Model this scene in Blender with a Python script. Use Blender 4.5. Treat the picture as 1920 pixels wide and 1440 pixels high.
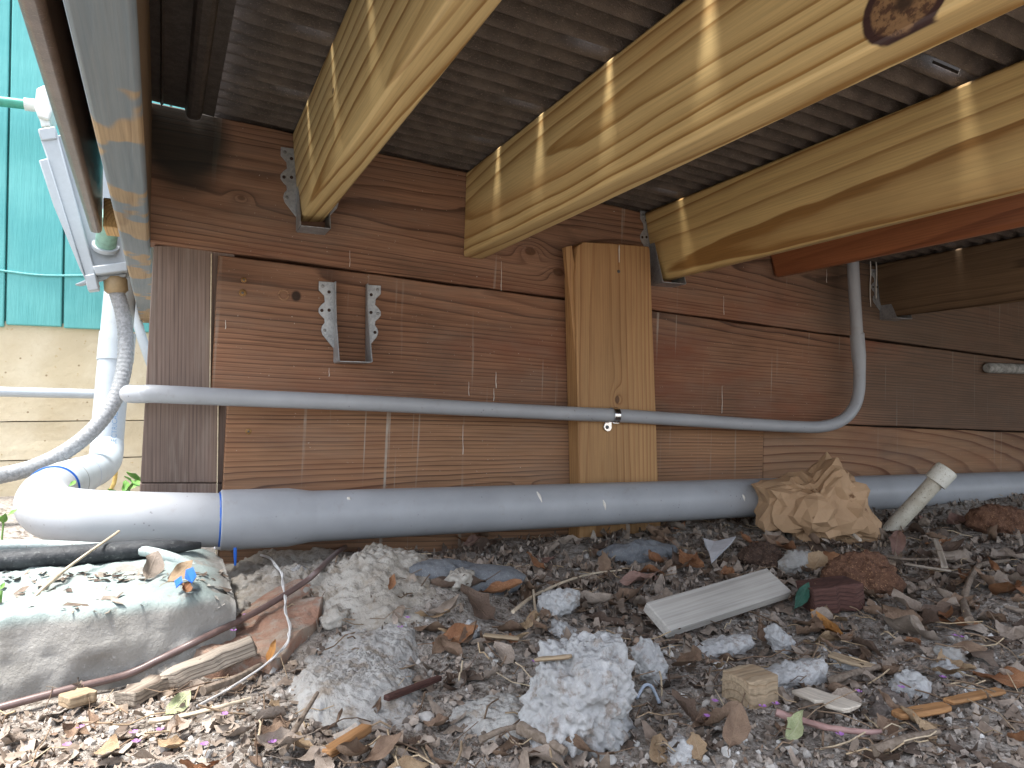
import bpy, bmesh, math, random
import numpy as np
from mathutils import Vector, Matrix

for o in list(bpy.data.objects): bpy.data.objects.remove(o)
SC = bpy.context.scene
COL = SC.collection
R = math.radians

# ------------------------------------------------------------------ camera
F = 1331.0                      # focal length in pixels of a 1920 px wide frame
YAW, PITCH = R(25.3), R(1.507)
CAM = np.array([0.0, 0.0, 0.25]); FRONT = .10   # the roof's front edge, just out of the frame
cam = bpy.data.objects.new('camera', bpy.data.cameras.new('camera'))
COL.objects.link(cam); SC.camera = cam
cam.data.sensor_width = 36.0; cam.data.lens = F / 1920 * 36
cam.data.clip_start = 0.02; cam.data.clip_end = 500
cam.location = CAM
cam.rotation_euler = (R(90) + PITCH, 0, -YAW)
# ------------------------------------------------------------------ sky, sun, exposure
SUN_TRAVEL = Vector((0.30, 0.02, -1.0)).normalized()
W = bpy.data.worlds.new('World'); SC.world = W; W.use_nodes = True
wn = W.node_tree
sky = wn.nodes.new('ShaderNodeTexSky'); sky.sky_type = 'NISHITA'; sky.sun_disc = False
sky.sun_elevation = math.asin(-SUN_TRAVEL.z)
sky.sun_rotation = math.atan2(-SUN_TRAVEL.x, -SUN_TRAVEL.y)
sky.air_density = 1.0; sky.dust_density = 2.5; sky.ozone_density = 1.0
bg = wn.nodes['Background']; bg.inputs['Strength'].default_value = 0.15
haze = wn.nodes.new('ShaderNodeHueSaturation'); haze.inputs['Saturation'].default_value = 0.45   # thin white overcast
wn.links.new(sky.outputs[0], haze.inputs['Color']); wn.links.new(haze.outputs[0], bg.inputs['Color'])
sun = bpy.data.objects.new('sun', bpy.data.lights.new('sun', 'SUN')); COL.objects.link(sun)
sun.data.energy = 2.6; sun.data.angle = R(17); sun.data.color = (1.0, 0.975, 0.93)
sun.rotation_euler = SUN_TRAVEL.to_track_quat('-Z', 'Y').to_euler()
sun.location = (0, 0, 5)
SC.view_settings.view_transform = 'Standard'; SC.view_settings.look = 'None'
SC.view_settings.exposure = 1.92; SC.view_settings.gamma = 1.0
SC.view_settings.use_curve_mapping = False
SC.cycles.max_bounces = 10; SC.cycles.diffuse_bounces = 6
SC.cycles.sample_clamp_indirect = 6.0
try: SC.cycles.use_denoising = True
except Exception: pass

# ------------------------------------------------------------------ surveying helpers
RT = np.array([math.cos(YAW), -math.sin(YAW), 0.0])
F0 = np.array([math.sin(YAW), math.cos(YAW), 0.0])
ZU = np.array([0, 0, 1.0])
FW = F0 * math.cos(PITCH) + ZU * math.sin(PITCH)
UP = -F0 * math.sin(PITCH) + ZU * math.cos(PITCH)
def ray(px, py): return FW + (px - 960) / F * RT + (720 - py) / F * UP
def atY(px, py, Y): d = ray(px, py); return CAM + d * ((Y - CAM[1]) / d[1])
def atZ(px, py, z=0.0): d = ray(px, py); return CAM + d * ((z - CAM[2]) / d[2])
def atX(px, py, x): d = ray(px, py); return CAM + d * ((x - CAM[0]) / d[0])
def atD(px, py, D): return CAM + ray(px, py) * D
def V(*a): return np.array(a, float)
def unit(v): v = np.asarray(v, float); return v / np.linalg.norm(v)
WALL = 1.14                     # the plank wall's front face

# ------------------------------------------------------------------ noise (numpy)
def _h(i, j, k, s=0):
    n = (i * 374761393 + j * 668265263 + k * 1274126177 + s * 974634777) & 0xFFFFFFFF
    n = ((n ^ (n >> 13)) * 1103515245) & 0xFFFFFFFF
    n = ((n ^ (n >> 16)) * 2654435761) & 0xFFFFFFFF
    return ((n ^ (n >> 15)) & 0xFFFFFF) / float(0xFFFFFF)
def vnoise(P, s=0):
    P = np.asarray(P, float); I = np.floor(P).astype(np.int64); f = P - I; f = f * f * (3 - 2 * f)
    out = 0
    for a in (0, 1):
        for b in (0, 1):
            for c in (0, 1):
                w = (f[:, 0] if a else 1 - f[:, 0]) * (f[:, 1] if b else 1 - f[:, 1]) * (f[:, 2] if c else 1 - f[:, 2])
                out = out + w * _h(I[:, 0] + a, I[:, 1] + b, I[:, 2] + c, s)
    return out - 0.5
def fbm(P, o=4, s=0):
    P = np.asarray(P, float); r = 0; a = 1.0
    for i in range(o): r = r + a * vnoise(P * 2 ** i + 17.3 * i, s + i); a *= 0.5
    return r
def worley(P, s=0):
    P = np.asarray(P, float); I = np.floor(P).astype(np.int64); best = np.full(len(P), 9.0)
    for a in (-1, 0, 1):
        for b in (-1, 0, 1):
            for c in (-1, 0, 1):
                i, j, k = I[:, 0] + a, I[:, 1] + b, I[:, 2] + c
                d = (i + _h(i, j, k, s) - P[:, 0]) ** 2 + (j + _h(i, j, k, s + 1) - P[:, 1]) ** 2 + (k + _h(i, j, k, s + 2) - P[:, 2]) ** 2
                best = np.minimum(best, d)
    return np.sqrt(best)

# ------------------------------------------------------------------ objects
def tag(o, label=None, cat=None, group=None, kind=None):
    if label: o['label'] = label
    if cat: o['category'] = cat
    if group: o['group'] = group
    if kind: o['kind'] = kind
    return o
def empty(name, loc, label, cat, group=None):
    o = bpy.data.objects.new(name, None); COL.objects.link(o); o.location = loc; o.empty_display_size = 0.05
    return tag(o, label, cat, group)
def adopt(o, parent):
    if parent is not None:
        o.parent = parent; o.matrix_parent_inverse = wmat(parent).inverted()
    return o
def wmat(o):
    m = o.matrix_basis.copy()
    if o.parent is not None: m = wmat(o.parent) @ o.matrix_parent_inverse @ m
    return m
def mesh_obj(name, verts, faces, mat, parent=None, smooth=False, M=None, bevel=0, uv=None):
    me = bpy.data.meshes.new(name)
    me.from_pydata([tuple(map(float, v)) for v in verts], [], [tuple(map(int, f)) for f in faces])
    if smooth: me.polygons.foreach_set('use_smooth', [True] * len(me.polygons))
    if uv is not None:
        l = me.uv_layers.new(name='UVMap'); idx = np.zeros(len(me.loops), dtype=np.int32)
        me.loops.foreach_get('vertex_index', idx)
        l.data.foreach_set('uv', np.asarray(uv, dtype=np.float32)[idx].ravel())
    me.update()
    o = bpy.data.objects.new(name, me); COL.objects.link(o)
    if mat: me.materials.append(mat)
    if M is not None: o.matrix_basis = M
    adopt(o, parent)
    if bevel:
        m = o.modifiers.new('bevel', 'BEVEL'); m.width = bevel; m.segments = 2; m.limit_method = 'ANGLE'
        me.polygons.foreach_set('use_smooth', [True] * len(me.polygons))
        try: me.set_sharp_from_angle(angle=R(50))
        except Exception: pass
    return o
def frame(p0, ex, ey, ez):
    M = Matrix.Identity(4)
    for r in range(3):
        M[r][0], M[r][1], M[r][2], M[r][3] = float(ex[r]), float(ey[r]), float(ez[r]), float(p0[r])
    return M
BOXF = [(0, 3, 2, 1), (4, 5, 6, 7), (0, 1, 5, 4), (1, 2, 6, 5), (2, 3, 7, 6), (3, 0, 4, 7)]
def boxv(L, w, t): return [(0, 0, 0), (L, 0, 0), (L, w, 0), (0, w, 0), (0, 0, t), (L, 0, t), (L, w, t), (0, w, t)]
def board(name, p0, ex, ey, L, w, t, mat, parent=None, bevel=0.002, rough=0.0, seed=0, w1=None):
    """a board whose local x runs along its length, y across its width, z through its thickness"""
    ex = unit(ex); ey = np.asarray(ey, float); ey = unit(ey - ex * np.dot(ex, ey)); ez = np.cross(ex, ey)
    if not rough:
        return mesh_obj(name, boxv(L, w, t), BOXF, mat, parent, M=frame(p0, ex, ey, ez), bevel=bevel)
    # worn board: its long edges wander a little
    n = max(6, int(L / 0.04)); vs = []; fs = []
    for i in range(n + 1):
        x = L * i / n; q = np.array([[x * 9, seed, 0], [x * 9, seed, 5], [x * 31, seed, 9], [x * 31, seed, 11]]); nn = vnoise(q)
        y0 = (nn[0] + .6 * nn[2]) * rough; y1 = w + ((w1 - w) * i / n if w1 else 0) + (nn[1] + .6 * nn[3]) * rough
        vs += [(x, y0, 0), (x, y1, 0), (x, y1, t), (x, y0, t)]
        if i:
            a = 4 * (i - 1); b = 4 * i
            for k in range(4): fs.append((a + k, a + (k + 1) % 4, b + (k + 1) % 4, b + k))
    fs += [(3, 2, 1, 0), (4 * n, 4 * n + 1, 4 * n + 2, 4 * n + 3)]
    fs = [f[::-1] for f in fs]
    return mesh_obj(name, vs, fs, mat, parent, M=frame(p0, ex, ey, ez), bevel=bevel)
def prism(name, pts, ext, mat, parent=None, bevel=0, smooth=False):
    pts = [np.asarray(p, float) for p in pts]; n = len(pts); ext = np.asarray(ext, float)
    nrm = sum(np.cross(pts[i], pts[(i + 1) % n]) for i in range(n))
    if np.dot(nrm, ext) > 0: pts = pts[::-1]
    vs = pts + [p + ext for p in pts]
    fs = [tuple(range(n)), tuple(range(2 * n - 1, n - 1, -1))] + [(i, i + n, (i + 1) % n + n, (i + 1) % n) for i in range(n)]
    return mesh_obj(name, vs, fs, mat, parent, bevel=bevel, smooth=smooth)
def catmull(pts, n=8):
    P = [np.asarray(p, float) for p in pts]; P = [2 * P[0] - P[1]] + P + [2 * P[-1] - P[-2]]; out = []
    for i in range(1, len(P) - 2):
        for k in range(n):
            t = k / n; a, b, c, d = P[i - 1], P[i], P[i + 1], P[i + 2]
            out.append(.5 * ((2 * b) + (-a + c) * t + (2 * a - 5 * b + 4 * c - d) * t * t + (-a + 3 * b - 3 * c + d) * t ** 3))
    out.append(P[-2]); return out
def tube_geo(path, rad, seg=16, caps=True, jit=0.0, seed=0):
    path = [np.asarray(p, float) for p in path]; n = len(path); rad = [rad] * n if np.isscalar(rad) else list(rad)
    T = [unit(path[min(i + 1, n - 1)] - path[max(i - 1, 0)]) for i in range(n)]
    up = V(0, 0, 1) if abs(T[0][2]) < .9 else V(1, 0, 0)
    N = unit(np.cross(T[0], up)); vs = []; fs = []; rnd = random.Random(seed)
    for i in range(n):
        N = unit(N - T[i] * np.dot(N, T[i])); B = np.cross(T[i], N)
        for k in range(seg):
            a = 2 * math.pi * k / seg; r = rad[i] * (1 + jit * (rnd.random() - .5))
            vs.append(path[i] + (N * math.cos(a) + B * math.sin(a)) * r)
        if i:
            a, b = seg * (i - 1), seg * i
            for k in range(seg): fs.append((a + k, a + (k + 1) % seg, b + (k + 1) % seg, b + k))
    if caps: fs += [tuple(range(seg - 1, -1, -1)), tuple(seg * (n - 1) + k for k in range(seg))]
    return vs, fs
def tube(name, path, rad, mat, parent=None, seg=16, caps=True, jit=0.0, seed=0):
    vs, fs = tube_geo(path, rad, seg, caps, jit, seed)
    o = mesh_obj(name, vs, fs, mat, parent, smooth=True)
    try: o.data.set_sharp_from_angle(angle=R(45))
    except Exception: pass
    return o
_ico = {}
def ico(n):
    if n not in _ico:
        bm = bmesh.new(); bmesh.ops.create_icosphere(bm, subdivisions=n, radius=1)
        bm.verts.ensure_lookup_table()
        _ico[n] = (np.array([v.co[:] for v in bm.verts]), [tuple(v.index for v in f.verts) for f in bm.faces]); bm.free()
    return _ico[n]

# ------------------------------------------------------------------ node helper
class NT:
    def __init__(s, name):
        s.m = bpy.data.materials.new(name); s.m.use_nodes = True; s.t = s.m.node_tree; s.b = s.t.nodes['Principled BSDF']
    def put(s, sock, v):
        if isinstance(v, bpy.types.NodeSocket): s.t.links.new(v, sock)
        elif v is not None:
            if sock.type == 'RGBA' and len(v) == 3: v = (*v, 1)
            sock.default_value = v
    def n(s, typ, ins=None, out=0, **props):
        nd = s.t.nodes.new('ShaderNode' + typ)
        for k, v in props.items(): setattr(nd, k, v)
        for k, v in (ins or {}).items(): s.put(nd.inputs[k], v)
        return nd.outputs[out]
    def ma(s, op, a, b=0.0, c=None):
        nd = s.t.nodes.new('ShaderNodeMath'); nd.operation = op; s.put(nd.inputs[0], a); s.put(nd.inputs[1], b)
        if c is not None: s.put(nd.inputs[2], c)
        return nd.outputs[0]
    def mix(s, f, a, b, mode='MIX'):
        nd = s.t.nodes.new('ShaderNodeMix'); nd.data_type = 'RGBA'; nd.blend_type = mode; nd.clamp_factor = True
        s.put(nd.inputs[0], f); s.put(nd.inputs[6], a); s.put(nd.inputs[7], b); return nd.outputs[2]
    def ramp(s, f, stops, interp='LINEAR'):
        nd = s.t.nodes.new('ShaderNodeValToRGB'); cr = nd.color_ramp; cr.interpolation = interp
        while len(cr.elements) < len(stops): cr.elements.new(0.5)
        for e, (p, c) in zip(cr.elements, stops):
            e.position = p; c = (c, c, c) if np.isscalar(c) else c; e.color = (*c[:3], 1)
        s.put(nd.inputs[0], f); return nd.outputs[0]
    def step(s, x, lo, hi):
        nd = s.t.nodes.new('ShaderNodeMapRange'); nd.interpolation_type = 'SMOOTHSTEP'
        s.put(nd.inputs[0], x); s.put(nd.inputs[1], lo); s.put(nd.inputs[2], hi); return nd.outputs[0]
    def coord(s, kind='Object'): return s.n('TexCoord', out={'Generated': 0, 'Normal': 1, 'UV': 2, 'Object': 3}[kind])
    def map(s, v, scale=(1, 1, 1), loc=(0, 0, 0)): return s.n('Mapping', {'Vector': v, 'Scale': scale, 'Location': loc})
    def noise(s, v, scale=5, detail=4, rough=.55, out=0, dist=0.0): return s.n('TexNoise', {'Vector': v, 'Scale': scale, 'Detail': detail, 'Roughness': rough, 'Distortion': dist}, out=out)
    def vor(s, v, scale=5, out=0, **p): return s.n('TexVoronoi', {'Vector': v, 'Scale': scale}, out=out, **p)
    def sep(s, v):
        nd = s.t.nodes.new('ShaderNodeSeparateXYZ'); s.put(nd.inputs[0], v); return nd.outputs
    def bump(s, h, strength=.3, dist=.002, nrm=None):
        return s.n('Bump', {'Height': h, 'Strength': strength, 'Distance': dist, 'Normal': nrm})
    def out(s, col=None, rough=.6, nrm=None, metal=0.0, spec=None):
        s.put(s.b.inputs['Base Color'], col); s.put(s.b.inputs['Roughness'], rough); s.put(s.b.inputs['Metallic'], metal)
        if nrm is not None: s.put(s.b.inputs['Normal'], nrm)
        if spec is not None: s.put(s.b.inputs['Specular IOR Level'], spec)
        return s.m

def wood(name, early, late, freq=120, pith=(0.07, -0.05), tilt=(0.0, 0.03), warp=0.006, knots=(), contrast=1.0,
         fibre=0.35, rough=.65, mottle=.25, post=None, seed=0.0, knotcol=(.05, .022, .01), bumpy=.25, spec=.3):
    """sawn softwood: growth rings round a tilted pith cut by the board, bent round knots"""
    k = NT(name); P = k.map(k.coord(), loc=(seed * 3.1, 0, 0)); O = k.coord(); x, y, z = k.sep(O)
    yy = k.ma('SUBTRACT', k.ma('MULTIPLY_ADD', x, -tilt[0], y), pith[0]); zz = k.ma('SUBTRACT', k.ma('MULTIPLY_ADD', x, -tilt[1], z), pith[1])
    r = k.ma('SQRT', k.ma('ADD', k.ma('MULTIPLY', yy, yy), k.ma('MULTIPLY', zz, zz)))
    w1 = k.noise(k.map(P, (1.6, 9, 9)), 1.0, 3, .5); r = k.ma('MULTIPLY_ADD', k.ma('SUBTRACT', w1, .5), warp * 3.2, r)
    w2 = k.noise(k.map(P, (9, 60, 60)), 1.0, 2, .5); r = k.ma('MULTIPLY_ADD', k.ma('SUBTRACT', w2, .5), warp * .35, r)
    km = None
    for (kx, ky, kr) in knots:
        dx = k.ma('MULTIPLY', k.ma('SUBTRACT', x, kx), .62); dy = k.ma('SUBTRACT', y, ky)
        d2 = k.ma('ADD', k.ma('MULTIPLY', dx, dx), k.ma('MULTIPLY', dy, dy))
        g = k.ma('POWER', 2.718, k.ma('MULTIPLY', d2, -1 / (2.6 * kr * kr)))
        r = k.ma('MULTIPLY_ADD', g, kr * 1.5, r)
        m = k.step(k.ma('ADD', k.ma('SQRT', d2), k.ma('MULTIPLY', k.ma('SUBTRACT', w2, .5), kr * .5)), kr * .75, kr * .5)
        km = m if km is None else k.ma('MAXIMUM', km, m)
    ph = k.ma('MULTIPLY', r, freq); f = k.ma('FRACT', ph)
    lo = k.noise(k.n('CombineXYZ', {'X': k.ma('MULTIPLY', ph, .37), 'Y': seed}), 1.0, 2)
    ring = k.ramp(f, [(0, 0.0), (.40, .05), (.74, .40), (.88, 1.0), (.95, .95), (1, .0)])
    ring = k.ma('MULTIPLY', ring, k.ma('MULTIPLY_ADD', k.step(lo, .28, .68), .95, .22))
    col = k.mix(k.ma('MINIMUM', k.ma('MULTIPLY', ring, contrast), 1.0), early, late)
    fi = k.noise(k.map(P, (7, 420, 420)), 1.0, 3, .6)
    col = k.mix(fibre, col, k.mix(1.0, col, k.ramp(fi, [(.3, .45), (.5, .95), (.7, 1.35)]), 'MULTIPLY'))
    mo = k.noise(k.map(P, (3, 8, 8)), 1.0, 4, .6)
    col = k.mix(1.0, col, k.ramp(mo, [(.25, 1 - mottle * 1.6), (.5, 1.0), (.78, 1 + mottle * .9)]), 'MULTIPLY')
    if km is not None:
        kc = k.mix(k.noise(P, 160, 3), knotcol, tuple(c * 3.2 for c in knotcol)); col = k.mix(k.ma('MULTIPLY', km, .9), col, kc)
    if post: col = post(k, col, P, (x, y, z))
    h = k.ma('ADD', k.ma('MULTIPLY', fi, .6), k.ma('MULTIPLY', ring, -.5))
    return k.out(col, rough, k.bump(h, bumpy, .0015), spec=spec)

def mottled(name, a, b, scale=60, rough=.8, bumps=.4, bdist=.003, c=None, cscale=400, metal=0.0, spec=.3, detail=6):
    k = NT(name); P = k.coord(); f = k.noise(P, scale, detail, .62)
    col = k.mix(k.step(f, .35, .66), a, b); f2 = k.noise(P, cscale, 3, .6)
    if c is not None: col = k.mix(k.step(f2, .58, .7), col, c)
    return k.out(col, rough, k.bump(k.ma('ADD', f, k.ma('MULTIPLY', f2, .5)), bumps, bdist), metal, spec)
def plain(name, col, rough=.5, metal=0.0, spec=.5, var=.12, scale=90, bumps=0.0):
    k = NT(name); f = k.noise(k.coord(), scale, 5, .6)
    c = k.mix(1.0, col, k.ramp(f, [(.3, 1 - var), (.7, 1 + var)]), 'MULTIPLY')
    return k.out(c, rough, k.bump(f, bumps, .001) if bumps else None, metal, spec)

rng = random.Random(7); nrng = np.random.RandomState(7)
def poly_board(name, px_poly, Yf, ex, ey, t, mat, parent=None, bevel=.0015):
    """outline seen on the plane Y=Yf becomes the front face of a board of thickness t behind it"""
    ex = unit(ex); ey = unit(ey - ex * np.dot(ex, ey)); ez = np.cross(ex, ey)   # ez = -Y or +Y
    Q = [atY(px, py, Yf) for px, py in px_poly]; p0 = Q[0]
    q2 = [(np.dot(q - p0, ex), np.dot(q - p0, ey)) for q in Q]; n = len(q2)
    ar = sum(q2[i][0] * q2[(i + 1) % n][1] - q2[(i + 1) % n][0] * q2[i][1] for i in range(n))
    if ar < 0: q2 = q2[::-1]
    sgn = 1 if ez[1] > 0 else -1          # +z local away from the camera?
    z0, z1 = (0, t) if sgn > 0 else (-t, 0)
    vs = [(a, b, z0) for a, b in q2] + [(a, b, z1) for a, b in q2]
    fs = [tuple(range(n - 1, -1, -1)), tuple(range(n, 2 * n))] + [(i, (i + 1) % n, (i + 1) % n + n, i + n) for i in range(n)]
    return mesh_obj(name, vs, fs, mat, parent, M=frame(p0, ex, ey, ez), bevel=bevel)
def wline(a, b, Y=WALL):
    A, B = atY(*a, Y), atY(*b, Y); m = (B[2] - A[2]) / (B[0] - A[0])
    return (lambda X: A[2] + m * (X - A[0])), m

# ================================================================== ground
ZT, ZTm = wline((395, 215), (1190, 395))           # line where roof meets wall
def terrain(x, y):
    x = np.atleast_1d(np.asarray(x, float)); y = np.atleast_1d(np.asarray(y, float))
    P = np.stack([x, y, x * 0], 1)
    near = np.exp(-((y - .7) / 1.6) ** 4)
    z = fbm(P * 5.5, 3, 3) * .020 * near + fbm(P * 28, 3, 5) * .0085 * near
    z += (.016 + .022 * np.clip((x - .9) * 1.6, 0, 1)) * np.exp(-((np.minimum(y, 1.10) - 1.10) / .13) ** 2) * np.clip((x + .05) * 4, 0, 1) * (y < 1.3)      # litter banked against the wall
    z += .050 * np.exp(-(((x - .26) / .16) ** 2 + ((y - .86) / .13) ** 2))                          # mortar mound
    z -= .012 * np.exp(-(((x - .45) / .12) ** 2 + ((y - .70) / .09) ** 2))
    z += .055 * np.clip((.05 - x) * 9, 0, 1) * np.exp(-((y - 1.05) / .16) ** 2)
    z -= .02 * np.clip((-.08 - x) * 6, 0, 1) * np.clip((.70 - y) * 6, 0, 1)
    far = np.hypot(x, y) > 8
    return np.where(far, 0, z) - .004
def th(x, y): return float(terrain(x, y)[0])
def onground(px, py, up=0.0):
    z = 0.0
    for _ in range(6):
        p = atZ(px, py, z); z = .5 * z + .5 * th(p[0], p[1])
    p = atZ(px, py, z); p[2] += up; return p

def soil_material():
    k = NT('soil'); P = k.coord(); f = k.noise(P, 9, 6, .65); g = k.noise(P, 85, 6, .7); h = k.noise(P, 420, 4, .7)
    col = k.mix(k.step(f, .36, .64), (.27, .232, .195), (.38, .34, .30))
    col = k.mix(k.step(g, .42, .66), col, (.46, .415, .375))
    col = k.mix(k.step(g, .52, .30), col, (.060, .040, .028))
    col = k.mix(k.step(h, .60, .70), col, (.48, .44, .39)); col = k.mix(k.step(h, .40, .33), col, (.045, .030, .020))
    d = k.vor(P, 260); hh = k.ma('ADD', k.ma('MULTIPLY', g, 2.2), k.ma('ADD', h, k.ma('MULTIPLY', d, -.8)))
    return k.out(col, .95, k.bump(hh, .9, .004), spec=.15)
M_SOIL = soil_material()
xs = np.concatenate([[-60, -20, -8, -4, -2.5], np.arange(-1.6, -.5, .05), np.arange(-.5, 1.7, .0075), np.arange(1.7, 3.4, .04), [4.5, 8, 20, 60]])
ys = np.concatenate([[-60, -20, -8, -3, -1.2], np.arange(-.6, .24, .06), np.arange(.24, 1.3, .0075), np.arange(1.3, 2.6, .04), [3.5, 8, 20, 60]])
GX, GY = np.meshgrid(xs, ys); nx, ny = len(xs), len(ys)
gz = terrain(GX.ravel(), GY.ravel())
gi = np.arange(nx * ny).reshape(ny, nx)
gf = np.stack([gi[:-1, :-1], gi[:-1, 1:], gi[1:, 1:], gi[1:, :-1]], -1).reshape(-1, 4)
gr = mesh_obj('ground', np.stack([GX.ravel(), GY.ravel(), gz], 1), gf, M_SOIL, smooth=True)
tag(gr, 'grey brown soil ground under the deck', kind='structure')

# ================================================================== house behind (teal siding over a cream foundation)
HY = 2.30
def teal_mat():
    k = NT('teal_paint'); P = k.coord(); g = k.noise(k.map(P, (60, 60, 5)), 1, 4, .65); f = k.noise(P, 5, 5, .6)
    col = k.mix(k.step(f, .35, .7), (.085, .365, .365), (.130, .445, .435))
    return k.out(k.mix(k.step(g, .64, .75), col, (.14, .50, .48)), .5, k.bump(g, .7, .004))
def parge_mat():
    k = NT('cream_parging'); P = k.coord(); f = k.noise(P, 6, 6, .65); g = k.noise(P, 70, 5, .6); d = k.vor(P, 26)
    col = k.mix(k.step(f, .35, .68), (.58, .49, .33), (.69, .61, .45)); col = k.mix(k.step(g, .62, .72), col, (.50, .38, .22))
    col = k.mix(k.step(d, .10, .04), col, (.30, .22, .13))
    return k.out(col, .9, k.bump(k.ma('ADD', f, k.ma('MULTIPLY', g, .4)), .6, .006))
M_TEAL, M_CREAM = teal_mat(), parge_mat()
house = empty('house_wall', (-.5, HY, 0), 'teal painted house wall above a cream foundation, outside the deck', 'wall')
zb = atY(100, 612, HY)[2]
XL = [atY(px, 560, HY)[0] for px in (10, 118)]; pw = XL[1] - XL[0]
edges = [XL[0] + pw * i for i in range(-9, 24)]
for i in range(len(edges) - 1):
    board('siding_panel', (edges[i] + .002, HY + .02, zb - .004 * (i % 3)), (0, 0, 1), (-1, 0, 0), 2.2, -(-(edges[i + 1] - edges[i] - .004)), .02, M_TEAL, house, .002) if False else \
    mesh_obj('siding_panel', [(a, b, c) for c in (zb - .003 * (i % 3), zb + 1.3) for a, b in ((edges[i] + .0025, HY), (edges[i + 1] - .0025, HY), (edges[i + 1] - .0025, HY + .02), (edges[i] + .0025, HY + .02))],
             [(0, 3, 2, 1), (4, 5, 6, 7), (0, 1, 5, 4), (1, 2, 6, 5), (2, 3, 7, 6), (3, 0, 4, 7)], M_TEAL, house, bevel=.003)
x0, x1 = edges[0], edges[-1]
mesh_obj('sheathing', [(a, b, c) for c in (zb + .01, zb + 1.3) for a, b in ((x0, HY + .021), (x1, HY + .021), (x1, HY + .15), (x0, HY + .15))], BOXF, M_TEAL, house)
zs = atY(100, 515, HY)[2]
tube('paint_ridge', [V(x, HY - .002, zs + .004 * math.sin(x * 23)) for x in np.arange(x0 + .1, x1 - .1, .02)], .0032, M_TEAL, house, seg=6)
lv = [-.3, atY(100, 862, HY)[2], atY(100, 790, HY)[2], zb + .012]
for i in range(3):
    n = 40; X = np.linspace(x0, x1, n + 1); Z = np.linspace(lv[i] + .0015, lv[i + 1] - .0015, 5); vs = []; fs = []
    for zz in Z:
        for xx in X: vs.append((xx, HY + .012 + .004 * float(vnoise([[xx * 8, zz * 20, i]])[0]), zz))
    for a in range(4):
        for b in range(n): q = a * (n + 1) + b; fs.append((q, q + 1, q + n + 2, q + n + 1))
    o = mesh_obj('foundation_course', vs, fs, M_CREAM, house, smooth=False); m = o.modifiers.new('s', 'SOLIDIFY'); m.thickness = .1; m.offset = -1

# ================================================================== plank wall under the deck
def stains_and_falloff(seed, dark=None, drips=.55, red=.5, dark_x=None):
    def f(k, col, P, xyz):
        x, y, z = xyz
        big = k.noise(k.map(P, (2.2, 5, 5), (seed, seed, 0)), 1, 4, .6)
        col = k.mix(k.ma('MULTIPLY', k.step(big, .50, .72), red), col, (.20, .058, .026))                       # redder heart streaks
        col = k.mix(k.ma('MULTIPLY', k.step(k.noise(k.map(P, (6, 9, 9), (seed + 4, 0, 0)), 1, 5, .65), .55, .8), .5), col, (.10, .065, .045))
        d1 = k.noise(k.map(P, (95, 2.2, 2), (seed * 2, 0, 0)), 1, 2, .5); gate = k.noise(k.map(P, (3.2, 4, 4), (seed + 9, 0, 0)), 1, 3, .5)
        m = k.ma('MULTIPLY', k.step(d1, .63, .72), k.step(gate, .46, .63)); m = k.ma('MULTIPLY', m, k.noise(k.map(P, (180, 60, 60)), 1, 3))
        col = k.mix(k.ma('MULTIPLY', m, drips * 2.0), col, (.40, .355, .30))                                        # dried pale runs
        sc = k.step(k.noise(k.map(P, (300, 300, 300), (seed, 1, 0)), 1, 2), .745, .77); col = k.mix(sc, col, (.55, .48, .40))
        col = k.mix(k.ma('MULTIPLY', k.step(k.noise(k.map(P, (4, 14, 14), (seed, 7, 0)), 1, 6, .7), .40, .72), .30), col, (.22, .172, .138))   # dusty film
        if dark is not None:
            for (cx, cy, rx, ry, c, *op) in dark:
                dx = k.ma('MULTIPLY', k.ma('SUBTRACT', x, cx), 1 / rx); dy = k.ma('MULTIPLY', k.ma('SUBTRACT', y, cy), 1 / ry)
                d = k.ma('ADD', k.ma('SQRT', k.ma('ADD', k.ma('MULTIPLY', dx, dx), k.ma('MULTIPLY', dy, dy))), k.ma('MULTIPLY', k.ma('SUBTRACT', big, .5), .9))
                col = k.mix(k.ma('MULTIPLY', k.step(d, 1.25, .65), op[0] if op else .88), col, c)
        return col
    return f
E1, L1 = (.280, .150, .090), (.070, .031, .019)
s1, s1m = wline((290, 458), (1920, 675)); s2, s2m = wline((1590, 797), (1920, 810))
XA = atY(284, 458, WALL)[0] - .014; XB = atY(396, 600, WALL)[0]; XC = atY(409, 850, WALL)[0]; XD = atY(1425, 850, WALL)[0]; XE = 4.6
wall = empty('plank_wall', (.6, WALL + .05, 0), 'red brown weathered plank wall behind the grey pipes', 'wall')
T = .038
def plank(Xa, Xb, lo, hi, slope, mat, seed, prf=0.0):
    p0 = V(Xa, WALL + T - prf, lo(Xa)); L = (Xb - Xa) * math.hypot(1, slope); w = hi(Xa) - lo(Xa); w1 = hi(Xb) - (lo(Xa) + slope * (Xb - Xa))
    return board('plank', p0, (1, 0, slope), (0, 0, 1), L, w, T, mat, wall, .0022, rough=.0022, seed=seed, w1=w1)
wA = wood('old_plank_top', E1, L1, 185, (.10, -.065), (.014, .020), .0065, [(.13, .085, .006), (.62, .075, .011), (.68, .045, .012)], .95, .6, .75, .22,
          stains_and_falloff(1.7, [(.045, .165, .060, .085, (.012, .017, .015)), (2.15, .08, .85, .26, (.075, .062, .046), .62)]), seed=1)  # wide right-hand ellipse: mold plus light falloff put into the colour
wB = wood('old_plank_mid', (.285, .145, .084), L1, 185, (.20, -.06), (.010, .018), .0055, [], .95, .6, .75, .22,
          stains_and_falloff(4.1, [(.115, .165, .007, .008, (.015, .010, .008)), (2.20, .10, .90, .30, (.075, .062, .048), .62)], .8, .8), seed=2)  # right end again darkened for mold and painted light falloff
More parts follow.
